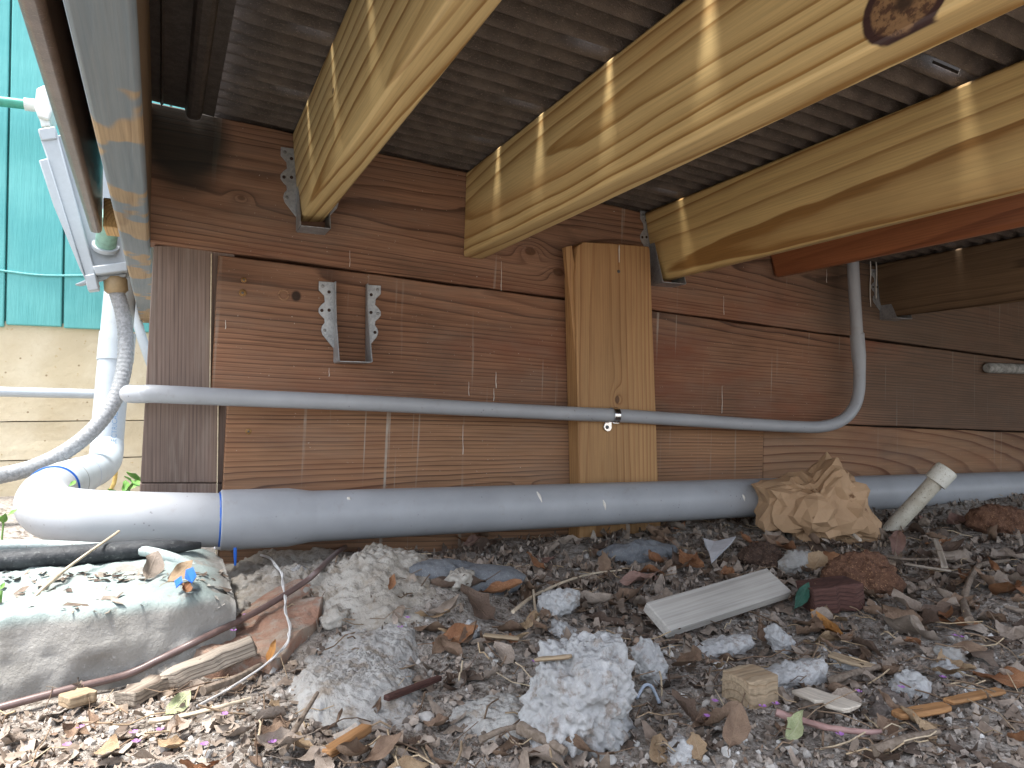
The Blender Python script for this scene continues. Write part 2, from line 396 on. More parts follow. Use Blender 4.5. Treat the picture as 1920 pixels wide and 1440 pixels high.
wC = wood('old_plank_low', (.315, .172, .094), L1, 165, (.13, -.02), (.004, .035), .0065, [(.50, .06 + .08, .010), (.56, .14, .007)], .95, .5, .75, .2,
          stains_and_falloff(7.9, None, .75, .35), seed=3)
wD = wood('old_plank_right', (.31, .178, .102), (.135, .056, .030), 62, (.14, .02), (.02, .16), .008, [], 1.2, .4, .75, .2, stains_and_falloff(2.2, None, .3, .3), seed=4)
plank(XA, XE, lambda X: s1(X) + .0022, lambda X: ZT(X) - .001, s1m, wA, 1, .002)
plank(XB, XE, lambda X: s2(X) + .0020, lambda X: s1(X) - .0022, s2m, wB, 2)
plank(XC, XD - .001, lambda X: -.03, lambda X: s2(X) - .0020, s2m, wC, 3, .0015)
plank(XD + .001, XE, lambda X: -.06, lambda X: s2(X) - .0020, s2m, wD, 4)
def grey_post(k, col, P, xyz):
    g = k.noise(k.map(P, (5, 40, 40)), 1, 4, .6); x = xyz[0]
    col = k.mix(k.ma('MULTIPLY', k.step(g, .5, .68), .45), col, (.26, .22, .19))
    return k.mix(k.ma('MULTIPLY', k.step(k.noise(k.map(P, (2.5, 16, 9)), 1, 3), .58, .68), .35), col, (.30, .27, .24))
wP = wood('corner_post_wood', (.205, .150, .125), (.120, .080, .066), 190, (.20, -.05), (.004, .0), .002, [], .7, .6, .8, .2, grey_post, seed=5)
poly_board('corner_post', [(263, 905), (440, 905), (440, 462), (288, 460)], WALL + .008, (0, 0, 1), (-1, 0, 0), .03, wP, wall)
poly_board('corner_post', [(259, 1000), (440, 1000), (440.0, 906.5), (262, 906.5)], WALL + .0083, (0, 0, 1), (-1, 0, 0), .03, wP, wall)
M_CUT = plain('sawn_end', (.62, .52, .36), .8, var=.25, scale=200)
for Xc, z0, z1 in ((XB, s2(XB) + .003, s1(XB) - .003), (XC, .02, s2(XC) - .003), (XA + .001, s1(XA) - .001, s1(XA) + .0015)):
    mesh_obj('sawn_end', [(a, b, c) for c in (z0, z1) for a, b in ((Xc - .0012, WALL - .0016), (Xc - .0002, WALL - .0016), (Xc - .0002, WALL + .012), (Xc - .0012, WALL + .012))], BOXF, M_CUT, wall)
M_SCREW = mottled('brass_screw', (.30, .17, .06), (.12, .06, .03), 900, .4, .2, .001, metal=.6)
M_STEELD = plain('dark_steel', (.10, .10, .10), .45, .8)
def disc(name, c, nrm, r, t, mat, parent, seg=10, dish=.5):
    c = np.asarray(c, float); n = unit(nrm)
    return tube(name, [c - n * .002, c + n * t * .6, c + n * t], [r, r, r * dish], mat, parent, seg)
for px, py, r in ((457, 525, .0042), (455, 549, .0055), (466, 809, .0048)):
    s = disc('screw', atY(px, py, WALL - .0005), (0, -1, 0), r, .0016, M_SCREW, wall, 12)
    disc('screw_slot', atY(px, py, WALL - .0021), (0, -1, 0), r * .35, .0008, M_STEELD, s, 6)
tube('drilled_hole_rim', [atY(532, 553, WALL) + V(.0075 * math.cos(a), -.0006, .0075 * math.sin(a)) for a in np.linspace(0, 2 * math.pi, 17)], .0014, wC, wall, 6, False)
M_DRIP = plain('white_paint_drip', (.72, .68, .62), .6)
for px, y0, y1, w in ((930, 697, 728, .8), (926, 728, 752, .8), (868, 797, 852, .6), (1354, 723, 775, .7), (940, 490, 545, .6), (423, 600, 617, .7), (879, 716, 742, .5), (656, 470, 500, .4), (1357, 555, 590, .5), (1550, 505, 530, .6), (617, 690, 706, .6)):
    pts = [atY(px + .7 * math.sin(i * 1.7 + px) * (i / 5), y0 + (y1 - y0) * i / 5, WALL - .0022) for i in range(6)]
    tube('paint_drip', pts, [.0002, .0004 * w, .0007 * w, .0005 * w, .0009 * w, .0004], M_DRIP, wall, 6)

mesh_obj('light_stop_board', [(a, b, c) for c in (-.08, ZT(1.0) + .02) for a, b in ((XB + .02, WALL + T + .004), (XE, WALL + T + .004), (XE, WALL + T + .02), (XB + .02, WALL + T + .02))], BOXF, M_STEELD if False else plain('light_stop_dark', (.05, .035, .028), .9), wall)  # added unseen behind the planks to stop light leaking through the seams
M_ENDSTOP = wC
for i in range(4):
    board('end_light_stop', (XE + .04, WALL + .03, -.05 + i * .16), (0, -1, 0), (0, 0, 1), 1.3, .155, .036, M_ENDSTOP, wall, .002)  # added out of view to close the right end against light
# vertical cleat standing on the ground in front of the planks
def cleat_post(k, col, P, xyz):
    b = k.step(xyz[2], -.004, -.03); return col
YF = WALL - .040
wS = wood('cleat_wood', (.475, .300, .140), (.300, .140, .048), 135, (-.075, -.09), (.010, .012), .0035, [], .95, .35, .6, .14, seed=6, spec=.35)
base = atY(1100, 1015, YF); top = atY(1082, 458, YF)
wS = wood('cleat_wood', (.42, .240, .105), (.235, .100, .034), 150, (-.050, .085), (.006, .010), .0035,
          [(np.linalg.norm(atY(1190, 736, YF) - atY(1085, 1020, YF)) - .035, -.083, .0085)], .75, .35, .6, .14, seed=6, spec=.35)
cleat = empty('timber_cleat', (base[0], YF, 0), 'light brown upright timber board fixed to the plank wall behind the conduit', 'board')
poly_board('board', [(1085, 1025), (1247, 1025), (1240, 985), (1234, 905), (1231, 800), (1219, 470), (1217, 462), (1160, 457), (1093, 453), (1082, 462), (1077, 520), (1082, 700), (1087, 905)], YF, (0, 0, 1), (-1, 0, 0), .038, wS, cleat, .002)
poly_board('split_sliver', [(1060, 463), (1072, 460), (1083, 535), (1086, 640), (1081, 700), (1085, 800), (1078, 660), (1067, 540)], YF + .004, (0, 0, 1), (-1, 0, 0), .012, wS, cleat, .0008)
disc('screw', atY(1160, 509, YF - .0005), (0, -1, 0), .003, .0012, M_STEELD, cleat, 10)
tube('paint_drip', [atY(1161, y, YF - .0008) for y in (460, 468, 480, 492)], [.0006, .0012, .0008, .0005], M_DRIP, cleat, 6)

# ================================================================== joists
def knot_big(k, col, P, xyz): return col
def sap(seed, c=(.42, .23, .085)):
    def f(k, col, P, xyz):
        g = k.noise(k.map(P, (1.4, 16, 16), (seed, 0, seed)), 1, 3, .5)
        return k.mix(k.ma('MULTIPLY', k.step(g, .50, .72), .45), col, c)
    return f
JLX = atY(873, 324, WALL)[0]
EJ, LJ = (.600, .440, .205), (.300, .165, .050)
GJ = 'floor joists under the roof sheets'
def joist(LT, LB, mat, label, t=.038, Yn=FRONT, group=GJ, bevel=.004):
    a, b = atY(*LT, WALL - .003), atY(*LB, WALL - .003); ey = unit(a - b)
    ez = np.cross(V(0, -1, 0), ey)
    w = np.linalg.norm(a - b) * (ZT(a[0]) - .0015 - b[2]) / (a[2] - b[2])
    p0 = b - ez * t
    o = board('floor_joist', p0, (0, -1, 0), ey, WALL - .003 - Yn, w, t, mat, None, bevel)
    return tag(o, label, 'joist', group)
kp = atX(1698, 30, JLX)
def bigknot(k, col, P, xyz):
    col = sap(3)(k, col, P, xyz); kx, ky, kr = KN2
    dx = k.ma('MULTIPLY', k.ma('SUBTRACT', xyz[0], kx), .80); dy = k.ma('SUBTRACT', xyz[1], ky); n1 = k.noise(P, 55, 4, .6)
    d = k.ma('SQRT', k.ma('ADD', k.ma('MULTIPLY', dx, dx), k.ma('MULTIPLY', dy, dy))); d = k.ma('MULTIPLY_ADD', k.ma('SUBTRACT', n1, .5), kr * .18, d)
    core = k.mix(k.step(k.noise(P, 120, 4, .7), .45, .62), (.24, .14, .07), (.075, .038, .024)); core = k.mix(k.step(d, kr * .35, kr * .1), core, (.05, .03, .02))
    base_ = col; col = k.mix(k.step(d, kr * 1.02, kr * .94), col, (.045, .022, .020)); k0_ = k.step(xyz[2], .030, .034); col = k.mix(k0_, base_, col); return k.mix(k.ma('MULTIPLY', k0_, k.step(d, kr * .82, kr * .72)), col, core)
KN2 = (WALL - kp[1], kp[2] - atY(868, 482, WALL)[2] + .008, .027)
wJ1 = wood('joist_pine_a', EJ, LJ, 62, (-.01, .09), (.03, -.05), .010, [(.30, .085, .006)], 1.35, .3, .5, .12, sap(1), seed=11, spec=.4)
wJ2 = wood('joist_pine_b', EJ, LJ, 62, (.075, .085), (.012, -.045), .010, [], 1.35, .3, .5, .12, bigknot, seed=12, knotcol=(.085, .045, .030), spec=.4)
wJ3 = wood('joist_pine_c', (.57, .400, .170), (.265, .135, .038), 62, (.02, .12), (.02, -.02), .007, [], 1.35, .3, .5, .12, sap(5), seed=13, spec=.4)
wJ4 = wood('joist_stained', (.37, .135, .055), (.18, .055, .022), 90, (.0, -.05), (.01, .02), .004, [], .9, .4, .35, .2, seed=14, spec=.5)
wJ5 = wood('joist_dark', (.150, .095, .052), (.060, .034, .018), 70, (.06, .09), (.05, -.03), .008, [], 1.0, .4, .8, .25, seed=15)
J1 = joist((548, 252), (560, 416), wJ1, 'yellow pine joist held in the metal hanger, leftmost of the yellow joists')
J2 = joist((873, 324), (868, 482), wJ2, 'yellow pine joist with a big dark knot, between two others')
J3 = joist((1207, 396), (1228, 530), wJ3, 'yellow pine joist beside the top of the upright board')
J4 = joist((1432, 432), (1450, 523), wJ4, 'reddish stained joist with rounded edges below the right yellow joist', t=.045, bevel=.010)
J5 = joist((1636, 455), (1652, 597), wJ5, 'dark weathered joist at the far right beside the upright conduit bend')
# knot bark ring standing proud on joist two
o = J2
# ---- rim joist at the left, blue stained underside
def bluestain_side_shade(k, col, P, xyz):
    x, y, z = xyz
    b = k.noise(k.map(P, (7.5, 11, 11), (5.3, 0, 0)), 1, 3, .5); m = k.step(b, .46, .50)
    m = k.ma('MULTIPLY', m, k.step(y, .014, .006)); col = k.mix(k.ma('MULTIPLY', k.step(y, .004, .010), .75), col, (.085, .055, .035))  # stain kept to the underside; side faces darkened, shade put into the colour
    return k.mix(k.ma('MULTIPLY', m, .78), col, k.mix(k.noise(k.map(P, (8, 200, 200)), 1, 3), (.085, .14, .185), (.19, .26, .31)))
wR = wood('rim_joist_wood', (.36, .255, .150), (.22, .140, .075), 190, (-.09, .02), (.01, .01), .003, [(.15, .012, .006)], .9, .5, .7, .15, bluestain_side_shade, seed=16)
bl, br = atY(226, 456, WALL), atY(284, 458, WALL); zR = .5 * (bl[2] + br[2])
RX0, RX1 = bl[0], br[0] - .0015
RSK = .0187
rim = board('rim_joist', (RX1 - RSK * (HY - .03 - WALL), HY - .03, zR), (RSK, -1, 0), (0, 0, 1), HY - .03 - FRONT, ZT(0) - zR - .003, RX1 - RX0, wR, None, .004)
tag(rim, 'weathered rim joist with blue grey stains on its underside at the left edge', 'joist')

# ================================================================== corrugated roof sheets above the joists
def roof_mat():
    k = NT('brown_corrugated'); P = k.coord(); f = k.noise(P, 30, 5, .6); g = k.noise(k.map(P, (260, 620, 620)), 1, 3, .7); h = k.noise(P, 900, 2, .7)
    col = k.mix(k.step(f, .3, .7), (.082, .064, .052), (.150, .118, .096)); col = k.mix(k.step(g, .58, .72), col, (.27, .21, .17))
    col = k.mix(k.step(h, .68, .74), col, (.55, .46, .38))
    return k.out(col, .50, k.bump(k.ma('ADD', g, h), .7, .0025), spec=.5)
M_ROOF = roof_mat()
PITCH_R, AMP = .0285, .0105
XR0 = atY(393, 215, WALL)[0]
YR0, YR1 = FRONT, WALL + .035
JL = [atY(*p, WALL)[0] for p in ((548, 252), (873, 324), (1207, 396))]
HOLES = [(0, 625, 93), (0, 577, 193), (0, 690, -45), (1, 1330, -40), (1, 1148, 104), (1, 1023, 204), (1, 931, 279), (2, 1788, 157), (2, 1285, 367)]
snap = lambda y: round(y / PITCH_R) * PITCH_R
holes = [(JL[j], snap(atX(px, py, JL[j])[1]), [.038, .036, .042, .048, .045, .043, .040, .048, .043][i]) for i, (j, px, py) in enumerate(HOLES)]
x5 = atY(1640, 455, WALL)[0]; holes.append((x5 + .004, snap(.93), .020))
roof = empty('corrugated_roof', (1.2, .5, ZT(1.2)), 'dark brown corrugated roof sheets lying over the joists', 'roof')
cuts = [XR0, JL[1] + .019, x5 + .02, 4.6]
def hl(hw): return .0066 if hw > .047 else .0052
def wave(Y): return 2 * AMP * (1 - abs(math.sin(math.pi * Y / PITCH_R)) ** 1.5)
for si in range(3):
    a, b = cuts[si], cuts[si + 1] + (.03 if si < 2 else 0); lift = [0, .0022, .0044][si]
    xx = sorted(set([a, b] + [v for (hx, hy, hw) in holes for v in (hx - hw, hx - .0004) if a < v < b] + list(np.arange(a + .15, b - .05, .2))))
    yy = sorted(set(list(np.arange(YR0, YR1, PITCH_R / 10)) + [YR1] + [v for (hx, hy, hw) in holes for v in (hy - hl(hw), hy + hl(hw))]))
    vs = [(X, Y, ZT(X) + lift + wave(Y) + .0006 * math.sin(X * 9 + Y * 40)) for Y in yy for X in xx]; fs = []; n = len(xx)
    for j in range(len(yy) - 1):
        for i in range(n - 1):
            cx, cy = .5 * (xx[i] + xx[i + 1]), .5 * (yy[j] + yy[j + 1])
            if any(hx - hw < cx < hx and abs(cy - hy) < hl(hw) for hx, hy, hw in holes): continue
            q = j * n + i; fs.append((q, q + 1, q + n + 1, q + n))
    vs = [(v[0] + RSK * (WALL - v[1]) * (abs(v[0] - XR0) < 1e-6), v[1], v[2]) for v in vs]
    o = mesh_obj('roof_sheet', vs, fs, M_ROOF, roof, smooth=True); o.data.set_sharp_from_angle(angle=R(38)); m = o.modifiers.new('s', 'SOLIDIFY'); m.thickness = .001; m.offset = 1
M_GAPSCREEN = plain('gap_screen_dark', (.030, .024, .020), .9)
for hx, hy, hw in holes:      # dark blocks added on the sheets to hide the bright gaps from view
    mesh_obj('block', [(x, y, ZT(x) + dz) for dz in (.0225, .075) for x, y in ((hx - .085, hy + .014), (hx + .035, hy + .014), (hx + .035, hy + .032), (hx - .085, hy + .032))], BOXF, M_GAPSCREEN, roof)
# ribbed metal edge sheet between rim joist and corrugation
prof = [(RX1 - .03, .003), (RX1 + .010, .002), (RX1 + .012, -.003), (RX1 + .015, .002), (XR0 - .034, .002), (XR0 - .031, -.009), (XR0 - .026, -.012), (XR0 - .018, -.012), (XR0 - .013, -.009), (XR0 - .010, .0), (XR0 + .006, -.001), (XR0 + .006, .001)]
M_EDGE = mottled('edge_sheet_brown', (.050, .040, .034), (.085, .070, .060), 80, .55, .3, .002, (.15, .13, .11), 700)
vs = [(x + RSK * (WALL - y), y, ZT(x) + dz - .003) for y in (YR0, WALL - .004) for x, dz in prof]; n = len(prof)
o = mesh_obj('edge_sheet', vs, [(i, i + 1, i + 1 + n, i + n) for i in range(n - 1)], M_EDGE, roof, smooth=False); m = o.modifiers.new('s', 'SOLIDIFY'); m.thickness = .0015; m.offset = 1
# brown metal fascia with its cover at the left edge of the roof
M_FASC = mottled('fascia_brown', (.105, .072, .058), (.150, .105, .085), 40, .32, .25, .002, (.24, .18, .15), 500, spec=.6)
M_FDARK = plain('fascia_inside', (.030, .022, .018), .6)
FX0, FX1, FZ, FYE = -.137, -.1185, .54, 1.40
def FK(vs): return [(a + .036 * (FYE - y), y, c) for a, y, c in vs]
fas = empty('metal_fascia', (FX0, .6, FZ), 'brown metal roof edge trim left of the blue stained rim joist', 'trim')
mesh_obj('face', FK([(a, y, c) for c in (FZ, .70) for a, y in ((FX0, FRONT), (FX1, FRONT), (FX1, FYE), (FX0, FYE))]), BOXF, M_FASC, fas, bevel=.006)
mesh_obj('cover', FK([(a, y, c) for c in (.700, .704) for a, y in ((FX0 - .004, FRONT), (RX1 + .0, FRONT), (RX1 - .02, FYE), (FX0 - .004, FYE))]), BOXF, M_FDARK, fas)
mesh_obj('inner_flange', FK([(a, y, c) for c in (.60, .6995) for a, y in ((FX1 + .012, FRONT), (FX1 + .016, FRONT), (FX1 + .016, FYE - .02), (FX1 + .012, FYE - .02))]), BOXF, M_FDARK, fas)
wBlk = wood('raw_block', (.55, .36, .16), (.30, .15, .05), 200, (0, 0), (.1, 0), .004, [], 1, .4, .7, .2, seed=21)
p = atY(202, 432, FYE)
o = board('wood_block', (FX1 + .034, FYE + .03, FZ + .004), (0, -1, 0), (0, 0, 1), .07, .05, .030, wBlk, None, .002); tag(o, 'small raw wood block between brown trim and blue stained rim joist', 'block')

# ================================================================== galvanised joist hangers
def zinc():
    k = NT('galvanised_steel'); P = k.coord(); v = k.vor(P, 320, out=1); f = k.noise(P, 45, 4, .6)
    c = k.mix(.5, k.mix(k.step(f, .35, .7), (.26, .27, .28), (.44, .45, .46)), k.mix(k.n('RGBToBW', {'Color': v}), (.24, .25, .26), (.5, .51, .52)))
    return k.out(c, .48, k.bump(f, .15, .001), .55)
M_ZINC = zinc(); M_HOLE = plain('nail_hole', (.045, .025, .018), .9); M_NAIL = plain('nail_head', (.24, .24, .24), .45, .7)
FL = [(0, 0), (1, 0), (1, .13), (.66, .21), (.62, .30), (.84, .345), (1, .40), (1, .46), (.84, .51), (.64, .55), (.62, .61), (.78, .66), (.84, .72), (.74, .79), (0, 1.0)]
def hanger(xl, xr, zt, zb, label, fw=.025, depth=.044, yf=None, tilt=0.0):
    yf = WALL - .0025 if yf is None else yf
    h = empty('joist_hanger', (.5 * (xl + xr), yf, zb), label, 'bracket', 'galvanised joist hangers'); t = .0014; H = (zt - zb) * .84
    for sx, x0 in ((-1, xl), (1, xr)):
        fl = prism('flange', [V(x0 + sx * u * fw, yf, zt - v * H) for u, v in FL], V(0, -t, 0), M_ZINC, h, .0004)
        for i, (u, v, fill) in enumerate(((.76, .07, 1), (.8, .43, i_hole(sx)), (.62, .72, 1 - i_hole(sx)), (.35, .42, 0), (.36, .15, 0))):
            c = V(x0 + sx * u * fw, yf - t, zt - v * H)
            disc('nail' if fill else 'nail_hole', c, (0, -1, 0), .0027, .0012 if fill else .0002, M_NAIL if fill else M_HOLE, fl, 10, .7)
        o_ = [V(x0, yf, zt), V(x0, yf - .012, zt), V(x0, yf - .014, zt - .3 * H), V(x0, yf - .020, zt - .6 * H), V(x0, yf - depth, zb), V(x0, yf, zb)]
        prism('side_plate', o_, V(sx * -t if False else -sx * -t, 0, 0), M_ZINC, h, .0003)
    prism('seat', [V(xl, yf, zb), V(xr, yf, zb), V(xr, yf - depth, zb), V(xl, yf - depth, zb)], V(0, 0, -t), M_ZINC, h, .0003)
    return h
def i_hole(sx): return 1 if sx > 0 else 0
a, b = atY(627, 530, WALL), atY(684, 681, WALL)
hanger(a[0], b[0], a[2], b[2], 'empty metal joist hanger nailed to the wall with no joist in it')
a, b = atY(556, 281, WALL), atY(561, 428, WALL); hanger(b[0] - .004, b[0] + .039, a[2], b[2] - .006, 'metal joist hanger holding the leftmost yellow joist')
a, b = atY(1217, 398, WALL), atY(1230, 462, WALL); hanger(a[0] - .0015, a[0] + .052, a[2], atY(1228, 533, WALL)[2] - .003, 'metal joist hanger behind the top of the upright board', fw=.022)
a, b = atY(1648, 500, WALL), atY(1655, 598, WALL); hanger(a[0] - .002, a[0] + .05, ZT(a[0]) - .01, b[2] - .002, 'metal joist hanger streaked with white paint beside the bent conduit', fw=.03)
for i, px in enumerate((1632, 1643)):
    tube('paint_drip', [atY(px + .8 * math.sin(k * 2), y, WALL - .007) for k, y in enumerate((490, 515, 540, 560, 575 - i * 20))], [.0012, .0014, .0011, .0012, .0006], M_DRIP, bpy.data.objects['joist_hanger.003'], 6)

# ================================================================== big grey pipe
def pvc(name, col, speck=.5, rough=.42):
    k = NT(name); P = k.coord(); f = k.noise(P, 14, 4, .55); g = k.noise(P, 240, 3, .6); s = k.vor(P, 90); gate = k.noise(P, 22, 3)
    c = k.mix(1.0, col, k.ramp(f, [(.3, .90), (.7, 1.08)]), 'MULTIPLY')
    c = k.mix(k.ma('MULTIPLY', k.ma('MULTIPLY', k.step(s, .13, .07), k.step(gate, .50, .56)), speck), c, (.06, .05, .045))
    c = k.mix(k.ma('MULTIPLY', k.step(k.noise(P, 55, 5, .7), .56, .75), .25), c, (.24, .21, .18))
    return k.out(c, k.ma('MULTIPLY_ADD', g, .3, rough - .12), k.bump(g, .06, .001), spec=.45)
M_PVC = pvc('grey_pvc', (.355, .368, .392)); M_PVCW = pvc('pale_pvc', (.44, .49, .53), .15); M_GLUE = plain('blue_glue', (.012, .10, .42), .35)
RB = .0365; YP = 1.055
pipe = empty('drain_pipe', (.1, YP, .05), 'large grey plastic pipe running along the base of the plank wall', 'pipe')
pA, pB = atY(413, 975, YP), atY(1960, 910, YP)
dirp = unit(pB - pA); pB = pA + dirp * 4.3
def along(px): q = atY(px, 900, YP); return pA + dirp * ((q[0] - pA[0]) / dirp[0])
tube('straight_pipe', [along(575), along(900), along(1400), pB], RB, M_PVC, pipe, 40)
tube('bell_socket', [along(413), along(414.5), along(540), along(580), along(592)], [RB * 1.08, RB * 1.125, RB * 1.125, RB * 1.01, RB * .995], M_PVC, pipe, 40)
ctl = [along(418), atY(330, 975, YP), atY(240, 974, YP + .004), atY(165, 971, YP + .020), atY(110, 963, YP + .06), atY(84, 948, YP + .13), atY(86, 930, YP + .22), atY(99, 918, YP + .33)]
tube('elbow', catmull(ctl, 8), RB * 1.0, M_PVC, pipe, 40)
c2 = [ctl[-1], atY(122, 905, 1.52), atY(150, 893, 1.68), atY(165, 886, 1.76)]
tube('coupling', catmull([c2[0], c2[1], c2[2]], 6), RB * 1.06, M_PVCW, pipe, 36)
c3 = [c2[2], c2[3], atY(184, 877, 1.87), atY(197, 862, 1.955), atY(201, 838, 2.0), atY(203, 800, 2.015), atY(228, 520, 2.06)]
riser = tube('riser', catmull(c3, 6), RB * 1.0, M_PVCW, pipe, 36)
ra, rb_ = atY(216, 677, 2.037), atY(221, 625, 2.045); tube('coupling', [ra, ra + (rb_ - ra) * .02, rb_], RB * 1.13, M_PVCW, pipe, 36)
def ring(name, c, d, r, w, mat, parent, jit=0.0): c = np.asarray(c); d = unit(d); return tube(name, [c - d * w, c - d * w * .5, c + d * w * .5, c + d * w], [r * .99, r * 1.012, r * 1.012, r * .99], mat, parent, 36, jit=jit)
ring('glue_ring', along(413), dirp, RB * 1.02, .0022, M_GLUE, pipe, .05)
ring('glue_ring', c2[0], c2[1] - c2[0], RB * 1.07, .0016, M_GLUE, pipe); ring('glue_ring', c2[2], c2[2] - c2[1], RB * 1.05, .0016, M_GLUE, pipe)
ring('seam_ring', c2[1], c2[2] - c2[1], RB * 1.065, .0010, plain('seam_grey', (.30, .29, .28), .6), pipe)
for px, py, h in ((996, 932, 16), (1112, 947, 14), (1369, 934, 10), (428, 929, 4), (647, 936, 4)):   # runs of white paint
    c = along(px); zt_ = atY(px, py, YP - RB * .8)
    ang = math.asin(max(-.95, min(.95, (zt_[2] - c[2]) / RB)))
    pts = []
    for i in range(7):
        a_ = ang + (.5 - i / 6) * h / 30.0; pts.append(c + V((i - 3) * .0006, -math.cos(a_) * RB * 1.003, math.sin(a_) * RB * 1.003))
    tube('paint_drip', pts, [.0006, .0016, .0024, .0026, .0020, .0012, .0008], M_DRIP, pipe, 6)
txt = bpy.data.curves.new('pipe_print', 'FONT'); txt.body = 'ELECTRICAL  B  SCH 40'; txt.size = .016; txt.align_x = 'CENTER'
to = bpy.data.objects.new('pipe_print', txt); COL.objects.link(to); txt.materials.append(plain('pipe_ink', (.16, .27, .42), .6))
q0, q1 = atY(208, 840, 2.0), atY(214, 720, 2.02); ex = unit(q1 - q0); ezz = unit(V(.25, -1, 0) - ex * np.dot(ex, V(.25, -1, 0))); ey = np.cross(ezz, ex)
tm = bpy.data.objects.new('pipe_print', bpy.data.meshes.new_from_object(to)); bpy.data.objects.remove(to); COL.objects.link(tm); to = tm
to.name = 'pipe_print'
to.matrix_basis = frame(.5 * (q0 + q1) + ezz * RB * 1.02 - ey * .004, ex, ey, ezz); adopt(to, riser)

# ================================================================== small conduit on the wall
RC = .0124; YC = WALL - .0535
def cy_(px, py, Y=YC): return atY(px, py, Y)
con = empty('conduit', (.5, YC, cy_(700, 755)[2]), 'thin grey conduit running across the wall and bending upward at the right', 'conduit')
k0 = cy_(300, 739); xe = cy_(238, 735)[0]
lft = [V(xe, YC + .5, k0[2] + .004), V(xe, YC + .10, k0[2] + .002), V(xe, YC + .050, k0[2] + .001), V(xe + .006, YC + .022, k0[2]), V(xe + .022, YC + .005, k0[2]), k0]
YV = YC - .042
rgt = [cy_(500, 748), cy_(713, 757), cy_(900, 767), cy_(1082, 776), cy_(1155, 779), cy_(1280, 787), cy_(1400, 795), cy_(1490, 800), cy_(1540, 800), cy_(1577, 789), cy_(1600, 766), cy_(1610, 735), cy_(1612, 690)]
tube('pipe', catmull(lft + rgt, 6), RC, M_PVC, con, 24)
tube('coupling', [cy_(1612, 692), cy_(1611, 680), cy_(1610, 668), cy_(1607, 627), cy_(1606.8, 626)], [RC * 1.02, RC * 1.10, RC * 1.2, RC * 1.2, RC * 1.1], M_PVC, con, 24)
tube('pipe', [cy_(1607, 628), cy_(1603, 560), cy_(1596, 440)], RC, M_PVC, con, 24)
M_CHR = plain('bright_zinc', (.70, .71, .72), .16, 1.0, var=.3, scale=300)
st = empty('pipe_strap', cy_(1150, 780), 'shiny metal one hole strap clamping the conduit to the upright board', 'strap')
c = cy_(1151, 779); dcon = unit(cy_(1280, 787) - cy_(1082, 776)); nn = V(0, -1, 0); uu = np.cross(nn, dcon); uu = uu if uu[2] > 0 else -uu
vs = []; fs = []; N = 20
for i in range(N + 1):
    a_ = R(-60 + 250 * i / N); d_ = nn * math.cos(a_) + uu * math.sin(a_)
    for s_, rr in ((-1, .0012), (1, .0012), (1, .0030), (-1, .0030)): vs.append(c + d_ * (RC + rr) + dcon * s_ * .0062)
    if i:
        for k_ in range(4): fs.append((4 * i - 4 + k_, 4 * i - 4 + (k_ + 1) % 4, 4 * i + (k_ + 1) % 4, 4 * i + k_))
fs += [(0, 1, 2, 3), (4 * N + 3, 4 * N + 2, 4 * N + 1, 4 * N)]
mesh_obj('band', vs, fs, M_CHR, st, bevel=.0008)
yt = YF - .0022
tab_ = prism('tab', [atY(px, py, yt) for px, py in ((1134, 790), (1146, 790), (1146, 803), (1143, 808), (1138, 809), (1133, 806), (1131, 801))], V(0, -.0022, 0), M_CHR, st, .0006)
disc('screw', atY(1138.5, 801, yt - .0022), (0, -1, 0), .0034, .0018, M_STEELD, tab_, 10)

tube('pipe_stub', [atY(1850, 690, WALL - .013), atY(1853, 690, WALL - .013), atY(2000, 694, WALL - .013)], [.010, .0135, .0135], mottled('chalky_pipe', (.20, .20, .19), (.40, .40, .38), 70, .8, .3, .002), None, 16)
tag(bpy.data.objects['pipe_stub'], 'short chalky grey pipe fixed to the dark wall at the far right', 'pipe')
# ================================================================== outside left: electrical box, flexible conduit, small pipes
YB = 1.86
M_BOX = plain('box_grey', (.30, .335, .36), .45, var=.06); M_BOXL = plain('box_cover', (.36, .40, .425), .4, var=.05)
ebox = empty('electrical_box', atY(160, 400, YB), 'leaning grey electrical box beyond the brown roof trim', 'electrical box')
def pp(name, pts, Y, d, mat, bev=.003, par=None): return prism(name, [atY(px, py, Y) for px, py in pts], V(0, d, 0), mat, par or ebox, bev)
pp('body', [(84, 262), (118, 250), (190, 300), (236, 420), (243, 498), (176, 512)], YB + .012, .085, M_BOX)
ecov = pp('cover', [(70, 243), (104, 238), (187, 538), (166, 545), (160, 520)], YB, .018, M_BOXL)
pp('cover_cap', [(70, 241), (103, 236), (108, 260), (77, 264)], YB - .004, .03, M_BOXL, par=ecov)
pp('cover_foot', [(157, 516), (178, 512), (186, 543), (165, 546)], YB - .004, .03, M_BOXL, par=ecov)
pp('side_flap', [(72, 300), (90, 296), (163, 530), (150, 505), (100, 385)], YB - .006, .05, M_BOXL)
pp('bottom_lip', [(172, 499), (238, 490), (240, 508), (180, 515)], YB - .012, .10, M_BOXL)
pp('clamp', [(139, 533), (172, 519), (215, 513), (238, 512), (236, 519), (196, 524), (150, 535)], YB + .01, .02, M_BOX)
M_GREENC = plain('green_paint_conduit', (.20, .36, .29), .5, var=.2)
g0 = atY(198, 462, YB + .01); g1 = atY(205, 402, YB - .05)
tube('conduit_stub', [g0, g1], .022, M_GREENC, ebox, 20); ring('locknut', g0, g1 - g0, .028, .005, M_BOXL, ebox)
fb = atY(216, 520, YB + .03); fe = atY(218, 545, YB + .03)
tube('connector', [fb, fb + (fe - fb) * .2, fe, fe + (fe - fb) * .2], [.022, .025, .025, .019], plain('tan_connector', (.30, .22, .12), .5), ebox, 20)
M_FLEX = mottled('flex_grey', (.22, .23, .235), (.34, .35, .36), 160, .55, .3, .002, (.22, .20, .19), 300)
